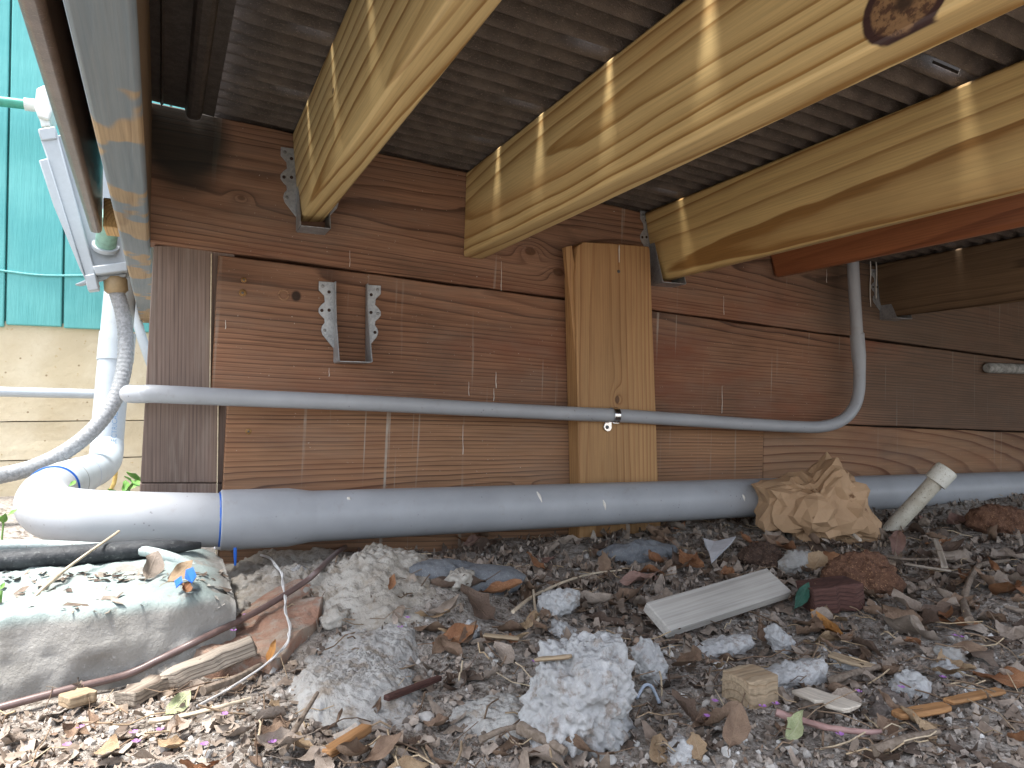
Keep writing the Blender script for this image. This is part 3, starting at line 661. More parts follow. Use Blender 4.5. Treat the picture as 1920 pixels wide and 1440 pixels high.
fpath = catmull([atY(218, 545, YB + .03), atY(231, 590, YB + .03), atY(236, 640, YB + .02), atY(231, 700, YB), atY(212, 755, YB - .02), atY(175, 805, YB - .04), atY(125, 845, YB - .06), atY(65, 875, YB - .08), atY(0, 892, YB - .1), atY(-80, 905, YB - .12)], 30)
tube('flexible_conduit', fpath, [.0165 * (1 + .035 * (i % 4 < 2)) for i in range(len(fpath))], M_FLEX, None, 20)
tag(bpy.data.objects['flexible_conduit'], 'mottled grey flexible conduit curving down from the electrical box', 'conduit')
M_WHITEB = plain('white_fitting', (.62, .66, .64), .4, var=.08)
jb = empty('pipe_fitting', atY(82, 205, 2.1), 'small white conduit fitting on the teal wall above the electrical box', 'fitting')
prism('body', [atY(*p, 2.1) for p in ((68, 165), (84, 158), (98, 205), (92, 225), (70, 218), (64, 200))], V(0, .09, 0), M_WHITEB, jb, .004)
prism('lug', [atY(*p, 2.11) for p in ((73, 219), (92, 224), (95, 236), (77, 238))], V(0, .06, 0), M_WHITEB, jb, .003)
tube('conduit', [atY(-60, 183, 2.14), atY(50, 196, 2.14)], .0125, plain('green_conduit', (.05, .30, .22), .45), jb, 16)
tube('nut', [atY(46, 195.5, 2.14), atY(68, 198, 2.14)], .016, M_WHITEB, jb, 12)
tube('wall_conduit', [atY(-120, 731, 2.24), atY(60, 736, 2.24), atY(190, 739, 2.24), atY(230, 740, 2.24)], .0130, M_PVCW, None, 16)
tag(bpy.data.objects['wall_conduit'], 'thin pale conduit running level along the cream foundation', 'conduit')
tube('bent_conduit', catmull([atY(248, 480, 2.20), atY(252, 570, 2.2), atY(262, 620, 2.19), atY(278, 668, 2.18), atY(292, 705, 2.18)], 6), .0125, M_PVCW, None, 16)
tag(bpy.data.objects['bent_conduit'], 'thin pale bent pipe between the riser and the corner post', 'conduit')
tube('yellow_strap', catmull([atY(216, 858, 2.05), atY(217, 880, 2.05), atY(214, 905, 2.04), atY(205, 922, 2.02)], 5), .005, plain('yellow_strip', (.62, .42, .12), .6), None, 8)
tag(bpy.data.objects['yellow_strap'], 'thin yellow strip hanging behind the pale riser pipe', 'strap')

# ================================================================== things lying on the ground
def silhouette_R(poly, c, ang):
    poly = np.asarray(poly, float) - c; out = np.zeros(len(ang)); d = np.stack([np.cos(ang), np.sin(ang)], 1); n = len(poly)
    for i in range(n):
        a, b = poly[i], poly[(i + 1) % n]; e = b - a; den = d[:, 0] * e[1] - d[:, 1] * e[0]
        den = np.where(np.abs(den) < 1e-9, 1e-9, den); t = (a[0] * e[1] - a[1] * e[0]) / den; u = (a[0] * d[:, 1] - a[1] * d[:, 0]) / den
        ok = (t > 0) & (u >= -1e-6) & (u <= 1 + 1e-6); out = np.where(ok, np.maximum(out, t), out)
    return np.where(out == 0, 5, out)
def blob(name, poly, thick, mat, parent=None, sub=5, disp=None, zlift=0.0, square=1.0, sink=.15, base_py=None, smooth=True):
    """a lump of real size: the outline's width and height measured at its own distance, thick in depth"""
    poly = np.asarray(poly, float); bot = poly[np.argmax(poly[:, 1])]
    g = onground(bot[0], bot[1] if base_py is None else base_py); D = np.dot(g - CAM, F0) + thick * .38
    c = .5 * (poly.min(0) + poly.max(0)); S, fs = ico(sub)
    ang = np.arctan2(-S[:, 2], S[:, 0]); rho = np.hypot(S[:, 0], S[:, 2])
    Rr = silhouette_R(poly, c, ang) * rho ** square / F * D
    C = atD(c[0], c[1], D / math.cos(PITCH)); C[2] += zlift
    wv = np.sign(S[:, 1]) * np.abs(S[:, 1]) ** square
    P = C + np.outer(Rr * np.cos(ang), RT) + np.outer(-Rr * np.sin(ang), ZU) + np.outer(wv * thick * .5, F0)
    if disp is not None:
        N = P - C; N = N / np.linalg.norm(N, axis=1)[:, None]; P = P + N * disp(P)[:, None]
    o = mesh_obj(name, P - C, fs, mat, parent, smooth=smooth, M=Matrix.Translation(Vector(C)))
    return o
def popcorn(size, amp, rough=.3, s=0): return lambda P: amp * (.75 - worley(P / size, s)) + rough * amp * fbm(P / (size * .35), 2, s)
def crag(size, amp, s=0): return lambda P: amp * fbm(P / size, 4, s)
def mound(name, poly, h, mat, power=2.5, nr=60, na=140, disp=None, base=None, parent=None, zfn=None):
    """a lump over a footprint drawn on the ground, highest in the middle"""
    Q = np.array([onground(px, py)[:2] if base is None else atZ(px, py, base)[:2] for px, py in poly]); c = Q.mean(0)
    ang = np.linspace(0, 2 * math.pi, na, endpoint=False); Rr = silhouette_R(Q * 1.0, c, ang)
    vs = []; fs = []
    for i in range(nr + 1):
        rho = (i / nr) ** .75
        for a, r in zip(ang, Rr):
            x, y = c[0] + math.cos(a) * r * rho, c[1] + math.sin(a) * r * rho; vs.append((x, y, h * (1 - rho ** power)))
    vs = np.array(vs); vs[:, 2] += terrain(vs[:, 0], vs[:, 1]) - .012 * (np.linspace(0, 1, nr + 1) ** 3).repeat(na)
    if zfn is not None: vs[:, 2] += zfn(vs)
    if disp is not None:
        fade = np.linspace(1, .4, nr + 1).repeat(na); d = disp(vs) * fade; rad = vs[:, :2] - c; rad = rad / (np.linalg.norm(rad, axis=1)[:, None] + 1e-6)
        edge = (np.linspace(0, 1, nr + 1) ** 2).repeat(na)
        vs[:, 2] += d * (1 - .4 * edge); vs[:, :2] += rad * (d * edge)[:, None]
    for i in range(nr):
        for j in range(na): fs.append((i * na + j, (i + 1) * na + j, (i + 1) * na + (j + 1) % na, i * na + (j + 1) % na))
    return mesh_obj(name, vs, fs, mat, parent, smooth=True)

def concrete(name, a, b, dark, scale=70, dirt=.5, spec=.2):
    k = NT(name); P = k.coord(); f = k.noise(P, scale * .25, 5, .6); g = k.noise(P, scale * 3, 5, .7); v = k.vor(P, scale * 2.2)
    c = k.mix(k.step(f, .35, .65), a, b); c = k.mix(k.step(g, .62, .72), c, tuple(min(1, x * 1.25) for x in b))
    c = k.mix(k.ma('MULTIPLY', k.step(k.noise(P, scale * .8, 5, .7), .50, .68), dirt), c, dark)
    return k.out(c, .92, k.bump(k.ma('ADD', g, k.ma('MULTIPLY', v, -.8)), .8, .003), spec=spec)
M_CW = concrete('white_concrete', (.37, .368, .365), (.48, .478, .475), (.23, .185, .15), 90, .8)
M_MORTAR = concrete('mortar', (.30, .27, .23), (.40, .375, .335), (.20, .15, .10), 60, .6)
M_CPALE = concrete('pale_concrete', (.31, .295, .275), (.40, .39, .37), (.24, .195, .15), 60, .8)
M_SLATE = mottled('slate', (.110, .118, .130), (.165, .172, .182), 70, .85, .6, .003, (.30, .31, .32), 800)
# concrete slab at the left: top tinted teal in patches
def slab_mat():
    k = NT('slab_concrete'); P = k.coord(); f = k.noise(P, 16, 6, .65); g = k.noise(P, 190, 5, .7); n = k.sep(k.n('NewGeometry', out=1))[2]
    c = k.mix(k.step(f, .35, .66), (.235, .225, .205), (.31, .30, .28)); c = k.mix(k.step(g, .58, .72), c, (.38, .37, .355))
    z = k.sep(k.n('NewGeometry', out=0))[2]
    paint = k.ma('MULTIPLY', k.step(z, .050, .062), k.step(k.ma('ADD', f, k.ma('MULTIPLY', g, .25)), .48, .60))  # mask of the teal tint near the top
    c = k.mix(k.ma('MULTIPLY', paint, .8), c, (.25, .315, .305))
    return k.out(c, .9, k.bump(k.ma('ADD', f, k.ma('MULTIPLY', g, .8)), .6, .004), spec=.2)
xs_ = np.linspace(-.85, atZ(445, 1112, .06)[0], 150); prof_s = [(.742, -.03), (.744, .0), (.747, .02), (.750, .038), (.751, .054), (.7525, .0605), (.757, .063)] + [(y, .064) for y in np.linspace(.79, 1.0, 26)] + [(1.004, .05), (1.006, -.03)]
fine = []
for i in range(len(prof_s) - 1):
    (a, b), (c, d) = prof_s[i], prof_s[i + 1]; m = max(1, int(math.hypot(c - a, d - b) / .006))
    fine += [(a + (c - a) * t / m, b + (d - b) * t / m) for t in range(m)]
fine.append(prof_s[-1]); vs = np.array([(x, y, z) for x in xs_ for y, z in fine]); nf = len(fine)
dz = fbm(vs * 22, 4, 61) * .004 + fbm(vs * 90, 4, 62) * .0065
tilt_ = np.clip((vs[:, 0] - atZ(350, 1130, .06)[0]) / .06, 0, 1); edge_ = np.exp(-((vs[:, 1] - .765) / .02) ** 2)
vs[:, 2] += dz * (vs[:, 2] > -.02) - tilt_ ** 2 * .030; vs[:, 1] += fbm(vs * 30, 4, 64) * .011 * (vs[:, 1] < .9) + fbm(vs * 110, 3, 66) * .005 * (vs[:, 1] < .77) + tilt_ * .03 * (vs[:, 1] < .8)
fs = [(i * nf + j, (i + 1) * nf + j, (i + 1) * nf + j + 1, i * nf + j + 1) for i in range(len(xs_) - 1) for j in range(nf - 1)]
fs += [tuple(range((len(xs_) - 1) * nf, len(xs_) * nf)), tuple(range(nf - 1, -1, -1))]
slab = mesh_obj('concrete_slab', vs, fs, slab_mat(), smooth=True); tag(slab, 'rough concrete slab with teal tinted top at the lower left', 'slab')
# black edging strip on the slab
M_BLK = mottled('black_edging', (.018, .020, .023), (.045, .048, .052), 60, .6, .5, .003, (.085, .09, .09), 200)
pth = [V(x, .962 + .004 * math.sin(x * 14), .0745 - .006 * max(0, (x - .0) * 8)) for x in np.linspace(-.8, atZ(385, 1075, .07)[0], 30)]
vs, fs = tube_geo(pth, [.0118] * 26 + [.011, .010, .008, .004], 14, True, .06, 3)
vs = np.array(vs); vs[:, 1] = .955 + (vs[:, 1] - .955) * 1.3
o = mesh_obj('edging_strip', vs, fs, M_BLK, smooth=True); tag(o, 'black plastic edging strip on the slab under the pipe elbow', 'edging')
M_TEALC = mottled('teal_dusty_cable', (.30, .36, .35), (.42, .47, .46), 90, .7, .3, .002, (.20, .17, .13), 300)
cp = [(-40, 1024, .98), (60, 1022, .975), (160, 1026, .97), (260, 1032, .955), (320, 1045, .93), (370, 1068, .915), (402, 1086, .905)]
o = tube('buried_cable', catmull([atY(*p) for p in cp], 8), .0062, M_TEALC, None, 12); tag(o, 'dusty pale teal cable passing below the pipe elbow into the mortar', 'cable')
# mortar lumps
o = mound('mortar_lump', [(372, 1150), (385, 1065), (460, 1030), (600, 1032), (700, 1040), (800, 1060), (850, 1085), (840, 1140), (810, 1190), (700, 1205), (630, 1200), (570, 1150), (470, 1150)], .018, M_MORTAR, 2.2, 90, 220, lambda P: popcorn(.012, .012, .6, 3)(P) + crag(.05, .030, 4)(P))
tag(o, 'wide lump of rough grey brown mortar under the middle of the grey pipe', 'mortar')
o = mound('concrete_chunk', [(505, 1300), (550, 1205), (615, 1150), (720, 1125), (795, 1160), (812, 1230), (815, 1320), (790, 1385), (690, 1425), (570, 1405)], .015, M_CPALE, 2.2, 130, 280, lambda P: popcorn(.0065, .0050, .6, 13)(P) + crag(.05, .020, 14)(P))
tag(o, 'flat pale gritty concrete chunk in front of the mortar, beside the white wire', 'concrete')
o = mound('concrete_chunk', [(800, 1355), (860, 1300), (940, 1283), (1020, 1305), (1035, 1350), (1000, 1410), (900, 1410)], .008, M_CPALE, 2.2, 70, 160, lambda P: popcorn(.008, .003, .6, 23)(P) + crag(.03, .006, 24)(P))
tag(o, 'flat pale concrete patch left of the lumpy white rock', 'concrete')
o = blob('concrete_rock', [(985, 1370), (978, 1330), (1005, 1270), (1020, 1225), (1060, 1215), (1085, 1200), (1130, 1192), (1165, 1200), (1180, 1235), (1180, 1290), (1165, 1320), (1185, 1350), (1180, 1395), (1140, 1412), (1080, 1400), (1020, 1392)], .10, M_CW, None, 6, lambda P: popcorn(.0078, .0088, .5, 33)(P) + crag(.03, .012, 34)(P))
tag(o, 'large lumpy white concrete rock in the foreground litter', 'rock')
o = blob('concrete_rock', [(1188, 1215), (1205, 1200), (1230, 1215), (1245, 1245), (1243, 1285), (1225, 1290), (1200, 1260)], .035, M_CW, None, 5, popcorn(.0075, .0075, .5, 43))
tag(o, 'small upright white concrete rock touching the right of the big one', 'rock')
RL = ['oblong white concrete crumb lying in leaves right of the slate stone', 'small rounded white crumb left of the oval leaf', 'low white crumb right of the oval leaf with the stem',
      'long white crumbly lump along the front of the pale wood stick', 'white crumb at the front right corner of the pale wood stick', 'broad low white crumbly heap behind the small wood offcut',
      'white crumb left of the striped brown chip', 'white crumb right of the grey clod near the orange strip', 'greyish crumb below the bent branch', 'white crumb below the greyish one near the bent branch', 'whitish crumb at the bottom edge right of the big rock', 'grey crumb behind the pale wood stick by the lobed leaf']
RP = [[(1008, 1140), (1020, 1118), (1070, 1108), (1084, 1120), (1080, 1140), (1040, 1160), (1015, 1158)], [(867, 1195), (878, 1172), (897, 1178), (895, 1205), (870, 1207)], [(1025, 1190), (1045, 1172), (1078, 1185), (1070, 1203), (1040, 1200)],
      [(1292, 1232), (1310, 1212), (1350, 1204), (1400, 1194), (1412, 1204), (1400, 1222), (1340, 1238)], [(1440, 1190), (1455, 1175), (1480, 1200), (1490, 1228), (1465, 1232), (1445, 1215)], [(1405, 1285), (1440, 1262), (1500, 1248), (1545, 1240), (1548, 1280), (1500, 1290), (1440, 1292)],
      [(1560, 1250), (1575, 1230), (1603, 1240), (1600, 1256), (1575, 1262)], [(1672, 1300), (1690, 1275), (1718, 1268), (1740, 1285), (1725, 1305), (1690, 1312)], [(1755, 1235), (1765, 1218), (1800, 1228), (1808, 1245), (1775, 1248)], [(1752, 1262), (1775, 1246), (1798, 1258), (1790, 1270), (1765, 1272)],
      [(1258, 1430), (1270, 1395), (1292, 1400), (1290, 1430), (1275, 1445)], [(1460, 1060), (1485, 1035), (1520, 1040), (1530, 1062), (1500, 1078), (1468, 1074)]]
for i, (p, l) in enumerate(zip(RP, RL)):
    o = blob('concrete_crumb', p, .03, M_CW if i not in (8, 11) else M_CPALE, None, 4, popcorn(.0072, .0068, .6, 50 + i), zlift=.002); tag(o, l, 'crumb', 'broken concrete crumbs in the litter')
MC = [([(432, 1108), (448, 1090), (480, 1092), (492, 1112), (470, 1128), (440, 1126)], 'grey mortar crumb at the top right corner of the slab'),
      ([(405, 1165), (425, 1140), (462, 1142), (468, 1166), (440, 1182)], 'rough mortar crumb against the right end of the slab'),
      ([(352, 1212), (372, 1186), (412, 1188), (424, 1208), (392, 1226)], 'mortar crumb above the rotten board piece'),
      ([(262, 1268), (282, 1242), (330, 1236), (348, 1254), (310, 1276)], 'pale crumbly mortar piece by the cable below the slab face'),
      ([(540, 1092), (556, 1074), (585, 1078), (588, 1098), (560, 1106)], 'small whitish mortar crumb between white wire and brown cable'),
      ([(835, 1098), (856, 1078), (884, 1084), (882, 1108), (852, 1114)], 'mortar crumb stuck on the front of the slate stone'),
      ([(600, 1170), (622, 1150), (652, 1156), (650, 1178), (620, 1188)], 'mortar crumb right of the reddish stained stone')]
for i, (p, l) in enumerate(MC):
    o = blob('mortar_crumb', p, .035, M_MORTAR if i != 4 else M_CW, None, 4, lambda P: popcorn(.009, .007, .7, 150)(P) + crag(.02, .008, 151)(P), base_py=max(q[1] for q in p), zlift=.006); o.location = Vector(o.location); tag(o, l, 'mortar', 'mortar crumbs beside the slab')
# slate stones
o = blob('slate_stone', [(720, 1085), (735, 1055), (800, 1045), (900, 1052), (965, 1058), (990, 1075), (975, 1100), (930, 1120), (850, 1117), (760, 1108)], .055, M_SLATE, None, 5, lambda P: crag(.03, .010, 71)(P) + crag(.006, .0018, 73)(P), square=.75, zlift=-.004)
tag(o, 'smooth blue grey stone half buried by mortar and leaves', 'stone')
o = blob('slate_stone', [(1120, 1030), (1150, 1015), (1215, 1006), (1265, 1018), (1262, 1045), (1190, 1060), (1130, 1052)], .05, M_SLATE, None, 5, lambda P: crag(.02, .012, 72)(P) + crag(.006, .0018, 74)(P), square=.85, zlift=-.006)
tag(o, 'dull grey stone lying just below the upright board', 'stone')
# reddish stained slab fragment leaning over the mortar
def rust_mat():
    k = NT('rust_stained_stone'); P = k.coord(); f = k.noise(k.map(P, (8, 26, 26)), 1, 5, .6); g = k.noise(P, 300, 4, .7)
    c = k.mix(k.step(f, .35, .55), (.30, .235, .18), (.28, .155, .105)); c = k.mix(k.step(f, .58, .72), c, (.36, .29, .22))
    c = k.mix(k.ma('MULTIPLY', k.step(k.noise(P, 70, 5, .7), .48, .64), .75), c, (.30, .265, .225))
    return k.out(c, .85, k.bump(g, .6, .003))
M_RUST = rust_mat()
def slabpoly(name, poly, z0, z1, t, mat, bevel=.003):
    """flat piece lying tilted: first and last outline points at heights z0..z1 by their image height"""
    ys_ = [p[1] for p in poly]; a, b = min(ys_), max(ys_)
    pts = [atZ(px, py, z1 + (z0 - z1) * (py - a) / (b - a)) for px, py in poly]
    n = unit(np.cross(pts[1] - pts[0], pts[2] - pts[0])); n = n if n[2] > 0 else -n
    return prism(name, pts, -n * t, mat, None, bevel)
o = mound('stained_stone', [(350, 1262), (430, 1195), (500, 1135), (560, 1112), (612, 1128), (600, 1175), (545, 1232), (520, 1262), (430, 1275)], .004, M_RUST, 9, 60, 160, None)
q = np.array([v.co[:] for v in o.data.vertices]); q[:, 2] = 0
q[:, 2] = .006 + .75 * np.maximum(terrain(q[:, 0], q[:, 1]), 0) + .06 * np.clip(q[:, 1] - .66, 0, 1) + crag(.03, .007, 93)(q) + crag(.008, .002, 94)(q); q[56 * 160:, 2] -= np.repeat(np.array([.002, .006, .012, .02, .03]), 160)
o.data.vertices.foreach_set('co', q.astype(np.float32).ravel()); o.data.update()
tag(o, 'flat reddish stained stone under the brown cable', 'stone')
# what lies on those surfaces is dropped onto them
from mathutils.bvhtree import BVHTree
def bvh_of(names):
    out = []
    for o in list(COL.objects):
        if o.type == 'MESH' and o.name.split('.')[0] in names:
            M = wmat(o); out.append(BVHTree.FromPolygons([M @ v.co for v in o.data.vertices], [tuple(p.vertices) for p in o.data.polygons]))
    return out
BV = bvh_of(('ground', 'concrete_slab', 'mortar_lump', 'concrete_chunk', 'concrete_rock', 'slate_stone', 'stained_stone'))
def onsurf(px, py, up=0.0):
    best = None; d = ray(px, py)
    for b in BV:
        h = b.ray_cast(Vector(CAM), Vector(d).normalized())
        if h[0] is not None and (best is None or h[3] < best[1]): best = (np.array(h[0]), h[3])
    p = best[0] if best else onground(px, py); p = p.copy(); p[2] += up; return p
# rotten grey wood
M_ROT = wood('rotten_wood', (.34, .29, .235), (.15, .115, .09), 260, (0, -.03), (.02, 0), .004, [], 1.0, .7, .9, .35, seed=31, bumpy=.8)
def chip(name, a, b, w, t, mat, label, cat='wood chip', za=0.0, zb=0.0, group=None, bevel=.0012, roll=0.0, jag=.25, ground=True):
    A = onsurf(*a); B = onsurf(*b); A[2] += za + t * .5 + .006; B[2] += zb + t * .5 + .006
    ex = unit(B - A); ey = unit(np.cross(ZU, ex)); ez = np.cross(ex, ey); ey, ez = ey * math.cos(roll) + ez * math.sin(roll), ez * math.cos(roll) - ey * math.sin(roll)
    L = np.linalg.norm(B - A); n = 7; rr = random.Random(int(a[0] * 7 + b[1])); vs = []; fs = []
    for i in range(n + 1):
        x = L * i / n; s = 1 - jag * rr.random() * (1.6 if i in (0, n) else .5); o0 = (rr.random() - .5) * jag * w * .4; tt = t * (1 - jag * rr.random() * .5)
        x += (rr.random() - .5) * L * .06 * jag * 4
        vs += [(x, -w * .5 * s + o0, -tt * .5), (x + (rr.random() - .5) * jag * w, w * .5 * s + o0, -tt * .5), (x, w * .5 * s + o0, tt * .5), (x, -w * .5 * s + o0, tt * .5)]
        if i:
            p, q = 4 * (i - 1), 4 * i
            for k in range(4): fs.append((p + k, q + k, q + (k + 1) % 4, p + (k + 1) % 4))
    fs += [(0, 1, 2, 3), (4 * n + 3, 4 * n + 2, 4 * n + 1, 4 * n)]
    o = mesh_obj(name, vs, fs, mat, None, M=frame(A, ex, ey, ez), bevel=bevel); return tag(o, label, cat, group)
chip('rotten_board', (300, 1305), (472, 1245), .020, .018, M_ROT, 'grey rotten board piece lying along the brown cable', 'wood', -.004, .002, jag=.5)
chip('rotten_board', (236, 1332), (300, 1300), .022, .014, M_ROT, 'short broken rotten wood stub left of the longer rotten piece', 'wood', -.004, -.002, jag=.55)
M_TAN = wood('tan_chip_wood', (.33, .25, .165), (.22, .15, .09), 150, (0, -.02), (.05, 0), .003, [], 1, .6, .8, .25, seed=32, bumpy=.6)
M_ORANGE = wood('orange_chip_wood', (.38, .20, .085), (.24, .11, .045), 200, (0, -.02), (.03, 0), .003, [], 1, .6, .75, .25, seed=33, bumpy=.6)
M_PALE = wood('pale_stick_wood', (.56, .50, .42), (.40, .33, .26), 220, (0, -.03), (.01, 0), .003, [], .8, .5, .8, .2, seed=34)
M_GREYW = wood('grey_stick_wood', (.41, .385, .35), (.33, .30, .27), 160, (.01, -.05), (.012, 0), .003, [], .4, .35, .85, .22, seed=35, bumpy=.12)
M_REDW = wood('dark_red_wood', (.085, .040, .032), (.045, .020, .016), 240, (0, -.03), (.02, 0), .004, [], 1, .7, .85, .3, seed=36, bumpy=.8)
CH = 'loose wood chips in the litter'
chip('wood_chip', (118, 1342), (172, 1325), .020, .010, M_TAN, 'short ridged tan wood chip below the brown cable at lower left', group=CH)
chip('wood_chip', (612, 1438), (688, 1386), .011, .006, M_ORANGE, 'long orange splinter at the bottom edge left of centre', group=CH)
chip('wood_chip', (1680, 1362), (1776, 1345), .012, .005, M_ORANGE, 'left half of the long orange wood strip at lower right', group=CH, jag=.15)
chip('wood_chip', (1778, 1342), (1878, 1312), .010, .004, M_ORANGE, 'right half of the long orange wood strip at lower right', group=CH, za=.003, jag=.15)
chip('wood_chip', (1582, 1016), (1614, 1036), .008, .004, M_PALE, 'short pale wood sliver at the foot of the paper bag', group=CH, za=.02, zb=.012)
chip('wood_chip', (1697, 1074), (1782, 1088), .007, .003, M_PALE, 'long pale straw sliver right of the rusty clod', group=CH, za=.006, zb=.006)
chip('wood_chip', (1755, 1030), (1772, 1084), .010, .003, M_PALE, 'pale curled sliver pointing away behind the straw sliver', group=CH, za=.01, zb=.008)
chip('wood_chip', (905, 1212), (975, 1220), .008, .003, M_TAN, 'flat tan splinter left of the oval leaf', group=CH, za=.004, zb=.004)
chip('wood_chip', (720, 1330), (828, 1288), .007, .005, M_REDW, 'dark bark strip above the flat concrete patch', group=CH)
chip('wood_chip', (1008, 1262), (1070, 1258), .008, .003, M_TAN, 'small tan splinter behind the big white rock', group=CH, za=.003, zb=.003)
chip('wood_chip', (1500, 1322), (1608, 1362), .024, .004, M_PALE, 'flat whitish peeled bark piece at lower right', group=CH, za=.004, zb=.004, jag=.5)
chip('wood_chip', (1560, 1250), (1640, 1275), .016, .004, M_TAN, 'striped light brown chip right of the crumbly heap', group=CH, za=.003, zb=.003, jag=.4)
chip('wood_offcut', (1380, 1318), (1438, 1312), .034, .024, M_TAN, 'blocky light brown wood offcut in front of the crumbly heap', 'wood', za=-.008, zb=-.004, jag=.2)
chip('bark_chunk', (1508, 1150), (1602, 1138), .045, .034, M_REDW, 'dark red brown wood chunk right of the glossy green leaf', 'wood', jag=.3, za=-.004, zb=-.004)
# pale rectangular stick
A_, B_ = onground(1250, 1205), onground(1478, 1138); A_[2] += .004; B_[2] += .010; ex = unit(B_ - A_)
o = board('wood_stick', A_, ex, V(-.25, .82, .50), np.linalg.norm(B_ - A_), .043, .013, M_GREYW, None, .0016); tag(o, 'pale grey rectangular wood stick lying in the leaf litter', 'wood')
# rusty crumbly clods
M_CLOD = mottled('rusty_clod', (.095, .045, .028), (.165, .085, .052), 120, .95, .9, .005, (.42, .24, .13), 500)
M_CLODD = mottled('dark_clod', (.055, .034, .026), (.09, .055, .04), 120, .95, .9, .005, (.30, .20, .13), 500)
for p, m, l in (([(1545, 1085), (1560, 1055), (1610, 1040), (1660, 1050), (1692, 1090), (1680, 1118), (1630, 1122), (1570, 1110)], M_CLOD, 'reddish crumbly rotted clod below the paper bag'),
                ([(1815, 985), (1825, 958), (1862, 945), (1905, 955), (1935, 980), (1930, 1003), (1870, 1010)], M_CLOD, 'rust orange crumbly clod at the far right by the pipe'),
                ([(1385, 1045), (1400, 1025), (1440, 1022), (1462, 1040), (1450, 1062), (1405, 1066)], M_CLODD, 'small dark brown clod left of the paper bag foot'),
                ([(1610, 1335), (1640, 1312), (1690, 1310), (1700, 1335), (1670, 1350), (1625, 1350)], mottled('grey_clod', (.15, .125, .11), (.22, .19, .17), 120, .95, .8, .004), 'flat grey soil clod in front of the white crumb')):
    o = blob('soil_clod', p, .06, m, None, 5, lambda P: crag(.02, .014, 81)(P) + popcorn(.009, .005, .8, 82)(P)); tag(o, l, 'clod')
# crumpled brown paper bag
def crumple(seed, n=14, amp=.026):
    rr = np.random.RandomState(seed); D_ = [(unit(rr.randn(3)), rr.uniform(12, 36), rr.uniform(0, 6), rr.uniform(.3, 1)) for _ in range(n)]
    def f(P):
        out = 0
        for d, k_, ph, w in D_:
            t = (P @ d) * k_ + ph + 2.2 * vnoise(P * 14, int(ph * 9)); out = out + w * (np.abs((t % 2) - 1) - .5)
        for d, k_, ph, w in D_[:6]:
            t = (P @ d[::-1]) * k_ * 3.1 + ph * 2 + 1.5 * vnoise(P * 40, int(ph * 5)); out = out + .30 * w * (np.abs((t % 2) - 1) - .5)
        return amp * out / 2.2
    return f
def bagfold(P):
    rr = np.random.RandomState(3); return crumple(5)(P) * .85 + rr.normal(0, .0042, len(P))
def paper_mat():
    k = NT('kraft_paper'); P = k.coord(); f = k.noise(P, 18, 5, .6); g = k.noise(P, 300, 3)
    c = k.mix(k.step(f, .3, .7), (.37, .235, .135), (.45, .295, .175)); c = k.mix(k.step(k.noise(P, 40, 4), .66, .74), c, (.15, .075, .035))
    return k.out(c, .7, k.bump(k.ma('ADD', f, g), .15, .002), spec=.3)
o = blob('paper_bag', [(1416, 910), (1470, 902), (1512, 902), (1540, 868), (1556, 860), (1574, 880), (1616, 900), (1612, 918), (1622, 945), (1638, 975), (1634, 1014), (1570, 1022), (1484, 1026), (1470, 998), (1440, 994), (1425, 985), (1426, 950), (1430, 935)], .13, paper_mat(), None, 4, bagfold, square=.8, smooth=False)
tag(o, 'crumpled brown paper bag resting against the grey pipe', 'bag')
# capped pvc stub
M_PVCO = mottled('old_white_pvc', (.46, .42, .34), (.56, .53, .45), 60, .5, .15, .001, (.22, .18, .13), 260)
a_ = onground(1662, 990); a_[2] -= .012; b_ = atD(1757, 900, np.dot(a_ - CAM, F0) - .03)
stub = empty('pvc_stub', a_, 'old white plastic pipe stub with a cap sticking up from the leaves', 'pipe')
tube('pipe', [a_, b_], .0150, M_PVCO, stub, 24); d_ = unit(b_ - a_); M_CAP = mottled('pvc_cap', (.60, .58, .50), (.68, .66, .60), 80, .45, .1, .001, (.35, .3, .22), 400)
tube('cap', [b_ - d_ * .006, b_ - d_ * .0055, b_ + d_ * .024, b_ + d_ * .028, b_ + d_ * .029], [.0165, .0205, .0205, .0185, .0140], M_CAP, stub, 28)
# cables and wires
def gpath(pts, up=.004): return [onsurf(px, py, up if len(p_) == 0 else p_[0]) for px, py, *p_ in pts]
M_BCAB = plain('brown_cable', (.135, .090, .082), .38, var=.2)
bc = [(-60, 1362, .006), (0, 1345, .008), (133, 1313, .010), (233, 1291, .012), (300, 1260, .012), (367, 1227, .012), (433, 1190, .010), (500, 1150, .008), (573, 1103, .008), (600, 1077, .007), (630, 1048, .007), (652, 1030, .007), (664, 1026, .007), (674, 1034, .004), (676, 1048, -.004)]
o = tube('brown_cable', catmull(gpath(bc), 8), .0034, M_BCAB, None, 12); tag(o, 'brown cable running from the mortar down to the lower left corner', 'cable')
M_WIRE = plain('white_wire', (.56, .55, .54), .45, var=.2)
wp = [(402, 1040, .008), (450, 1044, .008), (500, 1058, .010), (521, 1082, .012), (530, 1106, .012), (533, 1135, .012), (537, 1165, .008), (543, 1190, .006), (540, 1212, .006), (520, 1242, .008), (490, 1276, .012), (440, 1310, .012), (372, 1344, .008)]
wr = empty('white_wire', onground(530, 1150), 'thin white twin wire looping down across the mortar and brown cable', 'wire')
w1_ = catmull(gpath(wp), 8); tube('strand', w1_, .0010, M_WIRE, wr, 8)
tube('strand', [p + V(.0016 * math.sin(i * .5), .0008 * math.cos(i * .5), .0012 * math.cos(i * .4)) for i, p in enumerate(w1_)], .0009, M_WIRE, wr, 8)
M_STRAW = plain('straw', (.46, .38, .28), .6, var=.25)
s0, s1_, s2_ = atY(-8, 1194, .76), atY(105, 1082, .86), atY(223, 996, .985)
